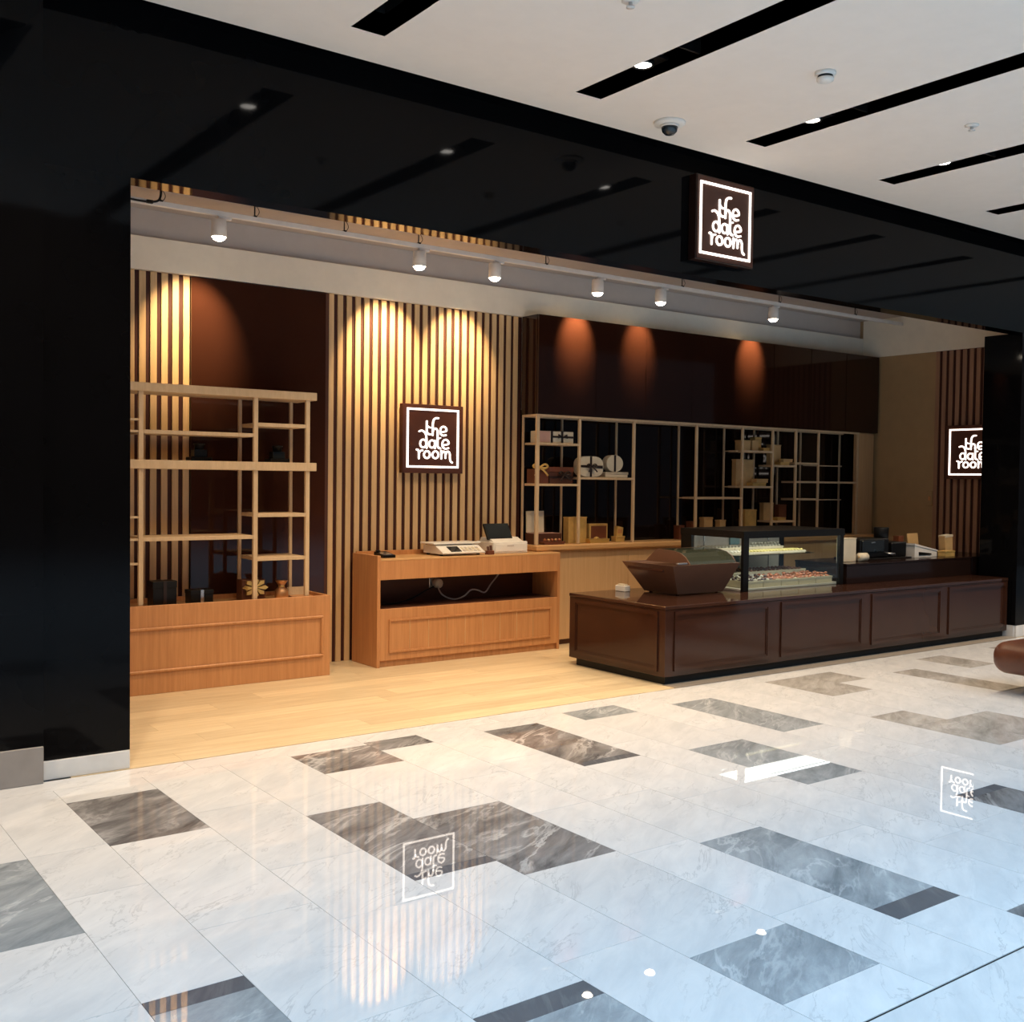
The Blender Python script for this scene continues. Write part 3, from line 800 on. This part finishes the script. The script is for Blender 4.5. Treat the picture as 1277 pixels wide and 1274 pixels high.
# ------------------------------------------------------------ LATTICE DISPLAY SHELF
t = thing('display_shelf', (8.6, 7.92, .944), 'pale wood lattice display shelf along the back counter under dark cabinets', 'display shelf')
Z0, Z1 = .9445, 2.1495
GY0, GY1, HY0, HY1 = 7.80, 7.824, 8.022, 8.042
fx = [(6.043, .018), (6.545, .013), (7.243, .014), (8.122, .014), (8.822, .013), (9.312, .013), (9.705, .014), (10.105, .011), (10.835, .011)]
for x, w in fx: MB().cbox(x - w, x + w, GY0, GY1, Z0, Z1 - .022, .002).build('post', 'lattice', t)
for x in (6.043, 6.51, 7.21, 8.085, 8.775, 9.26, 9.66, 10.06, 10.785): MB().cbox(x - .009, x + .009, HY0, HY1, Z0, Z1 - .022, .002).build('post', 'lattice', t)
MB().cbox(6.025, 10.848, GY0, GY1 + .004, Z1 - .022, Z1, .002).build('top_rail', 'lattice', t)
MB().cbox(6.034, 6.052, GY1 + .004, HY1, Z1 - .022, Z1, .002).build('top_rail', 'lattice', t)
MB().cbox(6.052, 10.848, HY0, HY1, Z1 - .022, Z1, .002).build('top_rail', 'lattice', t)
LS = [(6.056, 6.532, 1.88), (6.056, 6.532, 1.50), (6.558, 7.229, 1.565), (8.136, 8.809, 1.375), (8.835, 9.299, 1.88), (8.835, 9.299, 1.495),
      (9.325, 9.691, 1.73), (9.325, 9.691, 1.115), (9.719, 10.094, 1.765), (9.719, 10.094, 1.555), (9.719, 10.094, 1.36), (10.116, 10.824, 1.555)]
for a, b, z in LS: MB().cbox(a, b, GY0 + .001, HY0 - .001, z - .011, z + .011, .002).build('shelf', 'lattice', t)
for a, b, z in ((10.80, 10.84, 1.75), (10.80, 10.84, 1.35)): MB().cbox(10.116, 10.83, HY0 + .002, HY1 - .002, z - .007, z + .007, .001).build('rail', 'lattice', t)
for x, z in ((8.80, 1.88), (8.80, 1.495), (8.10, 1.375)): MB().cbox(x - .03, x + .008, GY1 + .03, HY0 - .001, z - .006, z + .006, .001).build('rail', 'lattice', t)

MB().cbox(10.85, 11.215, 7.86, 7.88, .9445, 2.148, .002).build('end_panel', 'counter_wood', t)
# things on that shelf, first bays
t = thing('gift_box', (6.26, 7.88, 1.891), 'long white and rose gift box with black ribbon on the top left shelf', 'box')
MB().cbox(6.075, 6.50, 7.845, 7.96, 1.8915, 2.00, .003).build('body', 'cream_card', t)
MB().cbox(6.08, 6.215, 7.842, 7.846, 1.895, 1.997, .001).build('front_label', 'pink_card', t)
for x in (6.235, 6.36): MB().box(x - .011, x + .011, 7.838, 7.962, 1.891, 2.003).build('ribbon', 'ribbon', t)
MB().box(6.235, 6.502, 7.84, 7.8448, 1.94, 1.958).build('ribbon', 'ribbon', t)
m = MB()
for sx in (-1, 1): m.prism([(6.36, 1.95), (6.36 + sx * .05, 1.975), (6.36 + sx * .055, 1.935)], 'y', 7.828, 7.839)
m.build('bow', 'ribbon', t)


def bow(t, x, y, z, mat, s=1.0):
    m = MB()
    for sx in (-1, 1):
        m.tube(smooth_pts([(x, y, z), (x + sx * .05 * s, y - .01, z + .03 * s), (x + sx * .085 * s, y - .012, z + .012 * s), (x + sx * .05 * s, y - .014, z - .008 * s), (x, y, z)], 4), .011 * s, 6)
        m.tube(smooth_pts([(x, y, z), (x + sx * .035 * s, y - .02, z - .03 * s), (x + sx * .075 * s, y - .028, z - .075 * s)], 4), .010 * s, 6)
    m.lathe((x, y - .012, z), [(.004, -.014 * s), (.015 * s, -.008 * s), (.015 * s, .008 * s), (.004, .014 * s)], 10)
    m.build('bow', mat, t)


t = thing('gift_box', (6.07, 7.92, 1.511), 'red brown cube box with a drooping gold bow on the second shelf', 'box')
MB().cbox(6.06, 6.215, 7.86, 7.99, 1.5115, 1.645, .003).build('body', 'red_brown', t)
bow(t, 6.11, 7.858, 1.66, 'gold', 1.0)
t = thing('gift_basket', (6.39, 7.93, 1.511), 'dark woven gift basket beside the red brown cube box', 'basket')
MB().prism([(6.24, 1.512), (6.51, 1.512), (6.525, 1.63), (6.225, 1.63)], 'y', 7.87, 8.0).build('body', 'brown_card', t)
MB().cbox(6.222, 6.528, 7.865, 8.005, 1.62, 1.668, .004).build('lid', 'red_brown', t)
MB().box(6.23, 6.52, 7.862, 7.866, 1.565, 1.582).build('ribbon', 'ribbon', t)
bow(t, 6.40, 7.855, 1.60, 'ribbon', .8)


def oval_box(x, y, z, rx, rz, label, n=24, sq=0.7, tilt=0.0):
    t = thing('gift_box', (x, y, z), label, 'box')
    pts = []
    for k in range(n):
        a = 2 * math.pi * k / n; c, s_ = math.cos(a), math.sin(a)
        pts.append((x + rx * math.copysign(abs(c) ** sq, c), z + rz + rz * math.copysign(abs(s_) ** sq, s_)))
    MB().prism(pts, 'y', y - .03, y + .03).build('body', 'grey_beige', t)
    pts2 = [(x + (p[0] - x) * 1.02, z + rz + (p[1] - z - rz) * 1.0) for p in pts]
    MB().prism(pts2, 'y', y - .045, y - .03).build('lid', 'cream_card', t)
    MB().box(x - .012, x + .012, y - .049, y - .0445, z + .004, z + 2 * rz - .002).build('ribbon', 'ribbon', t)
    return t


t = oval_box(6.712, 7.88, 1.5775, .155, .10, 'large oval cream box with crossed black ribbons standing in the second bay')
MB().prism([(6.565, 1.672), (6.86, 1.66), (6.86, 1.69), (6.565, 1.692)], 'y', 7.831, 7.8355).build('ribbon', 'ribbon', t)
bow(t, 6.71, 7.826, 1.68, 'ribbon', .7)
t = thing('gift_tray', (7.04, 7.90, 1.5775), 'low cream box lying under the round cream box', 'box')
MB().cbox(6.905, 7.195, 7.84, 7.99, 1.578, 1.622, .004).build('body', 'cream_card', t)
MB().cbox(6.90, 7.20, 7.835, 7.995, 1.606, 1.63, .003).build('lid', 'grey_beige', t)
oval_box(7.055, 7.92, 1.6308, .105, .083, 'round cream box with a black band standing on a low cream box', sq=1.0)

t = thing('open_box', (6.2, 7.92, .945), 'brown presentation box with its cream lid raised at the counter end', 'box')
MB().cbox(6.07, 6.40, 7.88, 8.015, .9450, 1.045, .003).build('body', 'brown_card', t)
MB().box(6.08, 6.39, 7.89, 8.005, 1.043, 1.047).build('lining', 'pink_card', t)
MB().prism([(8.0, 1.05), (8.012, 1.05), (8.018, 1.25), (8.006, 1.252)], 'x', 6.075, 6.28).build('lid', 'cream_card', t)
t = thing('date_tray', (6.24, 7.84, .945), 'small red tray of wrapped dates in front of the open box', 'tray')
MB().prism([(6.13, .9452), (6.36, .9452), (6.375, .972), (6.115, .972)], 'y', 7.79, 7.865).build('tray', 'red_brown', t)
for k in range(5):
    MB().lathe((6.155 + k * .043, 7.827, .972), [(.006, 0), (.017, .008), (.015, .022), (.004, .028)], 10).build('date', 'copper' if k % 2 else 'date', t)
box_thing('carton', 6.475, 6.70, 7.87, 7.95, .945, 1.195, 'gold_card', 'tall gold carton standing on the counter in the first bay', lid=.01, cat='box')
t = thing('picture_box', (6.87, 7.93, .945), 'wide gold carton with a dark print, standing behind a small tray', 'box')
MB().cbox(6.765, 7.00, 7.905, 7.965, .9452, 1.125, .003).build('body', 'gold_card', t)
MB().box(6.785, 6.98, 7.9025, 7.9055, .985, 1.105).build('print', 'red_brown', t)
t = thing('date_tray', (6.82, 7.84, .945), 'small gold tray in front of the wide gold carton', 'tray')
MB().prism([(6.70, .9452), (6.93, .9452), (6.945, .985), (6.685, .985)], 'y', 7.81, 7.875).build('tray', 'gold', t)
MB().lathe((6.80, 7.84, .985), [(.03, 0), (.024, .012), (.006, .02)], 12).build('sweet', 'gold_card', t)
t = box_thing('carton', 7.07, 7.185, 7.86, 7.93, .945, 1.0, 'gold_card', 'small gold box lying at the right end of the second bay', cat='box', lid=.015)
t = thing('carton', (7.13, 7.90, 1.0), 'small gold carton leaning on top of a lying gold box', 'box')
MB().prism([(7.085, 1.0005), (7.165, 1.0005), (7.175, 1.085), (7.10, 1.10)], 'y', 7.87, 7.91).build('body', 'gold_card', t)
MB().prism([(7.10, 1.03), (7.155, 1.03), (7.16, 1.065), (7.105, 1.07)], 'y', 7.867, 7.8702).build('print', 'veneer', t)
# dim boxes in the middle bays
box_thing('carton', 7.98, 8.055, 7.90, 7.98, .945, 1.09, 'red_brown', 'dim brown carton in the wide dark bay', lid=.01)
box_thing('carton', 8.16, 8.235, 7.90, 7.98, .945, 1.13, 'red_brown', 'dim brown carton just right of the fourth shelf post', lid=.01)
box_thing('carton', 8.37, 8.50, 7.92, 7.99, .945, 1.17, 'kraft', 'dim kraft carton under the low shelf, widest of three', lid=.02)
box_thing('carton', 8.59, 8.68, 7.90, 7.97, .945, 1.14, 'kraft', 'dim narrow kraft carton under the low shelf, close to the tan bay', lid=.015)
# tan boxes in the right bays
box_thing('carton', 8.86, 9.005, 7.86, 7.95, 1.8915, 2.0, 'kraft', 'kraft cube carton at the left of the top right shelf', lid=.02)
box_thing('carton', 9.045, 9.15, 7.87, 7.96, 1.8915, 2.005, 'kraft', 'kraft cube carton in the middle of the top right shelf', lid=.012)
box_thing('carton', 9.158, 9.265, 7.93, 8.0, 1.8915, 2.045, 'gold_card', 'tallest carton at the right of the top right shelf', lid=.02)
box_thing('carton', 9.20, 9.295, 7.84, 7.915, 1.8915, 1.925, 'gold_card', 'tiny flat carton in front on the top right shelf', lid=.01)
box_thing('carton', 8.86, 9.14, 7.93, 7.99, 1.5065, 1.795, 'kraft', 'large kraft carton standing at the back of the middle right shelf', lid=.015)
box_thing('carton', 9.02, 9.235, 7.83, 7.915, 1.5065, 1.543, 'gold_card', 'flat gold box, lower of two stacked on the middle right shelf', lid=.012)
box_thing('carton', 9.09, 9.275, 7.835, 7.91, 1.5435, 1.585, 'kraft', 'flat kraft box, upper of two stacked on the middle right shelf', lid=.012)
box_thing('carton', 9.42, 9.595, 7.93, 7.99, 1.7415, 1.97, 'kraft', 'upright kraft carton on the high shelf of the narrow bay', lid=.015)
box_thing('carton', 9.475, 9.625, 7.83, 7.91, 1.7415, 1.775, 'gold_card', 'flat gold box, lower of two in the narrow bay', lid=.01)
box_thing('carton', 9.53, 9.685, 7.835, 7.905, 1.7755, 1.812, 'kraft', 'flat kraft box, upper of two in the narrow bay', lid=.01)
box_thing('carton', 8.94, 9.125, 7.86, 7.95, .945, 1.25, 'gold_card', 'bright gold carton standing on the counter under the kraft boxes', lid=.015)
box_thing('carton', 9.335, 9.50, 7.94, 8.0, 1.1265, 1.32, 'kraft', 'upright kraft carton on the low shelf, beside a post', lid=.012)
box_thing('carton', 9.56, 9.685, 7.91, 7.98, 1.1265, 1.30, 'red_brown', 'reddish upright carton on the low shelf of the narrow bay', lid=.012)
box_thing('carton', 9.44, 9.58, 7.83, 7.90, 1.1265, 1.16, 'gold_card', 'flat gold box lying on the low shelf of the narrow bay', lid=.01)
box_thing('carton', 9.36, 9.67, 7.86, 7.97, .945, 1.06, 'kraft', 'wide kraft carton on the counter below the low shelf', lid=.02)

t = thing('light_switch', (11.24, 7.10, 1.38), 'beige light switch plate on the tan side wall', 'light switch')
MB().cbox(11.238, 11.2495, 7.08, 7.15, 1.30, 1.47, .003).build('plate', 'tan_panel', t)
MB().cbox(11.232, 11.239, 7.10, 7.13, 1.36, 1.41, .002).build('rocker', 'veneer', t)

# ------------------------------------------------------------ ISLAND COUNTER
t = thing('island_counter', (8.15, 6.35, 0), 'long dark chocolate island counter with framed panels on the marble edge', 'counter')
IX0, IX1, IY0, IY1 = 5.725, 10.585, 5.795, 6.93
MB().cbox(IX0, IX1, IY0, IY1, .065, .575, .002).build('body', 'choc', t)
MB().cbox(IX0 - .004, IX1, IY0 - .004, IY1 + .004, .5755, .603, .003).build('top', 'choc_top', t)
MB().box(IX0 + .045, IX1, IY0 + .045, IY1 - .045, .001, .065).build('plinth', 'black_matt', t)
for a, b in ((5.815, 6.905), (7.05, 8.155), (8.285, 9.385), (9.51, 10.55)):
    MB().frame_y(a, b, .105, .56, IY0 - .013, IY0 + .001, .028).build('moulding', 'choc', t)
    MB().frame_y(a + .028, b - .028, .133, .532, IY0 - .007, IY0 + .001, .012).build('inner_moulding', 'choc', t)
MB().frame_x(IY0 + .075, IY1 - .06, .10, .56, IX0 - .013, IX0 + .001, .028).build('moulding', 'choc', t)
MB().frame_x(IY0 + .103, IY1 - .088, .128, .532, IX0 - .007, IX0 + .001, .012).build('inner_moulding', 'choc', t)
CT = .6035

# slanted bin with curved lid
t = thing('display_bin', (6.63, 6.48, CT), 'brown tapered display bin with a dark curved glass lid on the island counter', 'display bin')
a = [(6.36, 6.30), (6.90, 6.30), (6.90, 6.70), (6.36, 6.70)]; b = [(6.19, 6.19), (6.995, 6.19), (6.995, 6.80), (6.19, 6.80)]
i_ = [(6.205, 6.205), (6.98, 6.205), (6.98, 6.785), (6.205, 6.785)]
vs = [(x, y, CT + .008) for x, y in a] + [(x, y, .862) for x, y in b] + [(x, y, .862) for x, y in i_] + [(6.38 if k in (0, 3) else 6.88, 6.32 if k < 2 else 6.68, .65) for k in range(4)]
fs = [(3, 2, 1, 0)]
for k in range(4):
    j = (k + 1) % 4
    fs += [(k, j, 4 + j, 4 + k), (4 + k, 4 + j, 8 + j, 8 + k), (8 + k, 8 + j, 12 + j, 12 + k)]
fs.append((12, 13, 14, 15))
MB().add(vs, fs).build('tub', 'bin', t)
for x in (6.40, 6.86):
    for y in (6.34, 6.66): MB().lathe((x, y, CT + .0005), [(.016, 0), (.014, .0078)], 12).build('foot', 'black_plastic', t)
prof = [(6.215, .862), (6.235, .885), (6.27, .92), (6.33, .952), (6.42, .968), (6.52, .972), (6.60, .972)]
pro2 = [(y + .004, z - .010) for y, z in reversed(prof)]
MB().prism(prof + pro2, 'x', 6.42, 6.965).build('curved_lid', 'canopy', t)
MB().prism([(6.22, .863)] + prof[1:] + [(6.70, .90), (6.74, .863)], 'x', 6.41, 6.42).build('lid_end', 'bin', t)
MB().prism([(6.22, .863)] + prof[1:] + [(6.70, .90), (6.74, .863)], 'x', 6.965, 6.975).build('lid_end', 'bin', t)
MB().prism([(6.58, .972), (6.62, .972), (6.74, .87), (6.70, .863)], 'x', 6.42, 6.965).build('back_flap', 'bin', t)
MB().cbox(6.29, 6.40, 6.23, 6.26, .862, .88, .004).build('handle', 'steel', t)
MB().cbox(6.215, 6.40, 6.33, 6.76, .80, .835, .004).build('inner_tray', 'brown_card', t)
t = thing('napkin_box', (6.12, 6.60, CT), 'small white napkin box behind the tapered brown bin', 'box')
MB().cbox(6.17, 6.235, 6.74, 6.86, CT + .0004, CT + .05, .003).build('body', 'white', t)
MB().cbox(6.18, 6.225, 6.76, 6.84, CT + .05, CT + .062, .003).build('napkin', 'cream_card', t)

# glass display case
t = thing('glass_display_case', (7.75, 6.6, CT), 'black framed glass display case of sweets on the island counter', 'display case')
KX0, KX1, KY0, KY1, KT = 7.065, 8.45, 6.22, 6.97, 1.125
for x0, x1, y0, y1 in ((KX0, KX0 + .07, KY0, KY0 + .03), (KX1 - .05, KX1, KY0, KY0 + .04), (KX0, KX0 + .04, KY1 - .13, KY1), (KX1 - .05, KX1, KY1 - .05, KY1)):
    MB().cbox(x0, x1, y0, y1, CT + .0004, KT - .045, .002).build('post', 'black_plastic', t)
MB().cbox(KX0 - .005, KX1 + .005, KY0 - .005, KY1 + .005, KT - .045, KT, .003).build('top_panel', 'black_plastic', t)
MB().box(KX0 - .005, KX1 + .005, KY0 - .006, KY0 + .004, KT - .062, KT - .04).box(KX0 - .006, KX0 + .006, KY0, KY1, KT - .062, KT - .04).build('header', 'black_plastic', t)
MB().cbox(KX0 + .01, KX1 - .01, KY0 + .045, KY1 - .01, CT + .0006, CT + .02, .002).build('base_panel', 'case_back', t)
MB().box(KX0 + .071, KX1 - .051, KY0 + .010, KY0 + .016, CT + .0006, KT - .046).build('front_pane', 'glass', t)
MB().box(KX0 + .012, KX0 + .018, KY0 + .031, KY1 - .131, CT + .0006, KT - .046).build('side_pane', 'glass', t)
MB().box(KX1 - .018, KX1 - .012, KY0 + .041, KY1 - .051, CT + .0006, KT - .046).build('side_pane', 'glass', t)
for x0, x1 in ((KX0 + .041, 7.74), (7.75, KX1 - .051)): MB().cbox(x0, x1, KY1 - .03, KY1 - .018, CT + .02, KT - .046, .002).build('rear_door', 'case_back', t)
MB().cbox(7.67, 7.80, KY1 - .055, KY1 - .031, CT + .04, KT - .05, .003).build('door_grip', 'teal', t)
MB().box(KX0 + .03, KX1 - .12, 6.46, KY1 - .07, .885, .893).build('glass_shelf', 'glass', t)
for x in (7.30, 8.2): MB().cbox(x - .006, x + .006, KY1 - .068, KY1 - .056, CT + .02, KT - .05, .002).build('shelf_bracket', 'steel', t)
MB().box(KX0 + .09, KX1 - .08, KY0 + .05, KY0 + .065, KT - .058, KT - .046).build('led_strip', 'led', t)
lamp('case_light', 'AREA', (7.76, 6.42, KT - .06), 4.0, (1.0, 0.96, 0.88), (0, 0, 0), 1.2, .25)

# trays and sweets inside
ball = MB().lathe((0, 0, 0), [(.006, 0), (.015, .004), (.017, .011), (.012, .019), (.003, .023)], 8)
datem = MB().lathe((0, 0, .011), [(.003, -.021), (.010, -.014), (.0125, 0), (.010, .014), (.003, .021)], 8, 'x')


def sweet_mesh(src, mat, name, label, group):
    o = src.build(name, mat, loc=(0, 0, 0)); COL.objects.unlink(o)
    tag(o, label, 'sweet', group); return o


protos = {}


def put(kind, x, y, z):
    if kind not in protos:
        protos[kind] = {
            'w': lambda: sweet_mesh(ball, 'choc_white', 'chocolate', 'white chocolate in rows on the upper glass shelf of the case', 'white chocolates on the upper shelf'),
            'y': lambda: sweet_mesh(ball, 'choc_yellow', 'chocolate', 'pale yellow sweet in the front upper tray of the case', 'yellow sweets in the upper tray'),
            'd': lambda: sweet_mesh(ball, 'choc_dark', 'chocolate', 'dark chocolate with pale stripes at the left of the lower tray', 'dark chocolates in the lower tray'),
            'c': lambda: sweet_mesh(ball, 'choc_white', 'chocolate', 'white chocolate among the dark ones in the lower tray', 'white chocolates in the lower tray'),
            't': lambda: sweet_mesh(datem, 'date', 'date', 'glazed brown date heaped in the lower trays of the case', 'dates in the lower trays'),
            'm': lambda: sweet_mesh(ball, 'choc_milk', 'chocolate', 'milk chocolate behind the dates in the lower trays', 'milk chocolates in the lower trays'),
        }[kind]()
    o = protos[kind].copy(); COL.objects.link(o); o.location = (x, y, z)
    o.rotation_euler = (R.uniform(-.3, .3), R.uniform(-.3, .3), R.uniform(0, 6.28)) if kind in 'tm' else (0, 0, R.uniform(0, 6.28))
    return o


def tray(x0, x1, y0, y1, z, h, label, mat='tray'):
    t = thing('sweet_tray', ((x0 + x1) / 2, y0, z), label, 'tray')
    MB().cbox(x0, x1, y0, y1, z + .0004, z + h - .004, .002).build('tray_body', mat, t)
    MB().frame_y(0, 0, 0, 0, 0, 0, 0) if False else None
    m = MB().box(x0 - .003, x1 + .003, y0 - .003, y0 + .004, z + h - .01, z + h + .006).box(x0 - .003, x1 + .003, y1 - .004, y1 + .003, z + h - .01, z + h + .006)
    m.box(x0 - .003, x0 + .004, y0 + .004, y1 - .004, z + h - .01, z + h + .006).box(x1 - .004, x1 + .003, y0 + .004, y1 - .004, z + h - .01, z + h + .006)
    m.build('tray_rim', mat, t)


zt = CT + .02
names = ['first', 'second', 'third', 'fourth', 'fifth']
n = 5; w = (8.36 - 7.15) / n
for k in range(n):
    x0 = 7.15 + k * w
    tray(x0 + .004, x0 + w - .004, 6.275, 6.56, zt, .055, '%s cream sweet tray from the left in the bottom row of the case' % names[k])
for k in range(4):
    x0 = 7.16 + k * .30
    tray(x0, x0 + .292, 6.58, 6.86, zt, .10, '%s cream sweet tray from the left in the raised back row of the case' % names[k])
for r in range(5):
    for k in range(24):
        x = 7.175 + k * .049 + R.uniform(-.006, .006); y = 6.30 + r * .056 + R.uniform(-.006, .006)
        if ((x - 7.15) % w) < .02 or ((x - 7.15) % w) > w - .02: continue
        z = zt + .052
        kind = ('d' if (k + r) % 3 else 'c') if k < 8 else 't'
        put(kind, x, y, z)
        if kind == 't' and r < 4 and R.random() < .55: put('t', x + .02, y + .03, z + .022)
        if kind in 'dc' and r in (1, 3): put('d' if k % 2 else 'c', x + .01, y + .02, z + .022)
for r in range(4):
    for k in range(22):
        x = 7.19 + k * .053; y = 6.61 + r * .066
        if ((x - 7.16) % .30) < .02 or ((x - 7.16) % .30) > .275: continue
        put('c' if k < 6 and (k + r) % 2 else ('d' if k < 8 else 'm'), x, y, zt + .098)
for k in range(3):
    x0 = 7.12 + k * .37
    tray(x0, x0 + .362, 6.48, 6.64, .8932, .018, '%s shallow tray from the left at the front of the upper glass shelf' % names[k])
for k in range(3):
    x0 = 7.12 + k * .34
    tray(x0, x0 + .332, 6.67, 6.87, .8932, .05, '%s taller tray from the left at the back of the upper glass shelf' % names[k])
for r in range(3):
    for k in range(25):
        x = 7.14 + k * .0435
        put('w' if k < 7 else 'y', x, 6.50 + r * .05, .911)
for r in range(3):
    for k in range(22):
        put('w', 7.145 + k * .0455, 6.70 + r * .065, .943)
        if r == 1 and k > 10: put('w', 7.16 + k * .0455, 6.73, .966)

# riser and the things on it
t = thing('counter_riser', (9.5, 6.5, CT), 'dark raised box section on the right half of the island counter', 'counter riser')
MB().cbox(8.475, 10.58, 6.20, 6.80, CT + .0004, .775, .002).build('body', 'riser', t)
MB().cbox(10.605, 11.218, 6.20, 6.80, .0005, .775, .002).build('return_panel', 'riser', t)
MB().cbox(8.47, 11.22, 6.195, 6.805, .775, .793, .003).build('top', 'riser', t)
RZ = .7935
box_thing('carton', 8.66, 8.86, 6.38, 6.46, RZ, 1.02, 'cream_card', 'cream carton standing right behind the glass case post', lid=.01)
t = thing('paper_roll', (8.93, 6.36, RZ), 'cream paper roll lying on the dark riser beside the cream carton', 'paper roll')
MB().lathe((8.88, 6.36, RZ + .0405), [(.04, 0), (.04, .11)], 18, 'x').build('roll', 'cream_card', t)
MB().lathe((8.878, 6.36, RZ + .0405), [(.012, 0), (.012, .114)], 12, 'x').build('core', 'kraft', t)
t = thing('coffee_machine', (9.35, 6.56, RZ), 'black espresso grinder machine on the dark riser', 'machine')
MB().cbox(9.03, 9.50, 6.45, 6.74, RZ + .012, 1.0, .012).build('body', 'black_plastic', t)
MB().cbox(9.05, 9.40, 6.438, 6.452, .87, .985, .004).build('front_fascia', 'screen', t)
MB().cbox(9.18, 9.24, 6.43, 6.439, .955, .97, .002).build('badge', 'steel', t)
MB().cbox(9.02, 9.82, 6.40, 6.76, RZ + .0004, RZ + .012, .003).build('drip_tray', 'black_plastic', t)
MB().cbox(9.55, 9.80, 6.45, 6.72, RZ + .012, .955, .008).build('side_unit', 'black_plastic', t)
MB().lathe((9.52, 6.56, .90), [(.045, 0), (.05, .06), (.072, .10), (.075, .20), (.07, .205)], 20).build('hopper', 'black_plastic', t)
MB().tube([(9.40, 6.43, .855), (9.40, 6.38, .85), (9.46, 6.36, .845)], .012, 8).build('handle', 'steel', t)
t = thing('card_printer', (10.0, 6.45, RZ), 'white sloping printer with a dark slot on the dark riser', 'printer')
MB().prism([(9.87, RZ + .0005), (10.27, RZ + .0005), (10.27, .845), (9.87, .915)], 'y', 6.40, 6.60).build('body', 'white', t)
MB().prism([(9.94, .815), (10.16, .815), (10.16, .83), (9.94, .85)], 'y', 6.394, 6.4005).build('slot', 'black_plastic', t)
MB().prism([(9.862, .918), (10.275, .848), (10.275, .862), (9.862, .938)], 'y', 6.395, 6.605).build('lid', 'lamp_white', t)
t = thing('menu_card', (10.25, 6.66, RZ), 'kraft menu card leaning behind the white printer', 'card')
MB().prism([(6.66, RZ + .0005), (6.675, RZ + .0005), (6.70, 1.02), (6.69, 1.022)], 'x', 10.17, 10.36).build('card', 'kraft', t)
MB().prism([(6.675, RZ + .0005), (6.73, RZ + .0005), (6.70, .90)], 'x', 10.25, 10.26).build('strut', 'cream_card', t)
box_thing('carton', 9.98, 10.06, 6.66, 6.73, RZ, 1.0, 'red_brown', 'narrow brown carton behind the white printer', lid=.012)
box_thing('carton', 10.27, 10.44, 6.30, 6.39, RZ, .855, 'gold_card', 'flat kraft box between the white printer and the upright card', lid=.015)
t = thing('menu_card', (10.46, 6.42, RZ), 'tall kraft card box standing at the right end of the dark riser', 'card')
MB().prism([(10.43, RZ + .0005), (10.565, RZ + .0005), (10.555, 1.01), (10.41, 1.0)], 'y', 6.40, 6.47).build('body', 'kraft', t)
MB().prism([(10.412, .985), (10.556, .995), (10.555, 1.018), (10.41, 1.008)], 'y', 6.395, 6.475).build('lid', 'cream_card', t)

# ------------------------------------------------------------ BENCH
t = thing('bench', (7.95, 3.4, 0), 'brown leather bench with a rounded end on the marble floor', 'bench')
bm = bmesh.new(); bmesh.ops.create_cube(bm, size=1)
for v in bm.verts: v.co = Vector((7.60 if v.co.x < 0 else 8.26, 2.3 if v.co.y < 0 else 4.30, .15 if v.co.z < 0 else .39))
bmesh.ops.bevel(bm, geom=bm.edges[:], offset=.105, segments=7, affect='EDGES', profile=0.5)
MB().bm(bm, True).build('cushion', 'leather', t)
MB().cbox(7.80, 8.04, 2.5, 3.9, .05, .15, .004).build('frame', 'black_plastic', t)
for y in (2.7, 3.6): MB().cbox(7.82, 8.02, y - .03, y + .03, 0.0005, .05, .003).build('foot', 'steel', t)
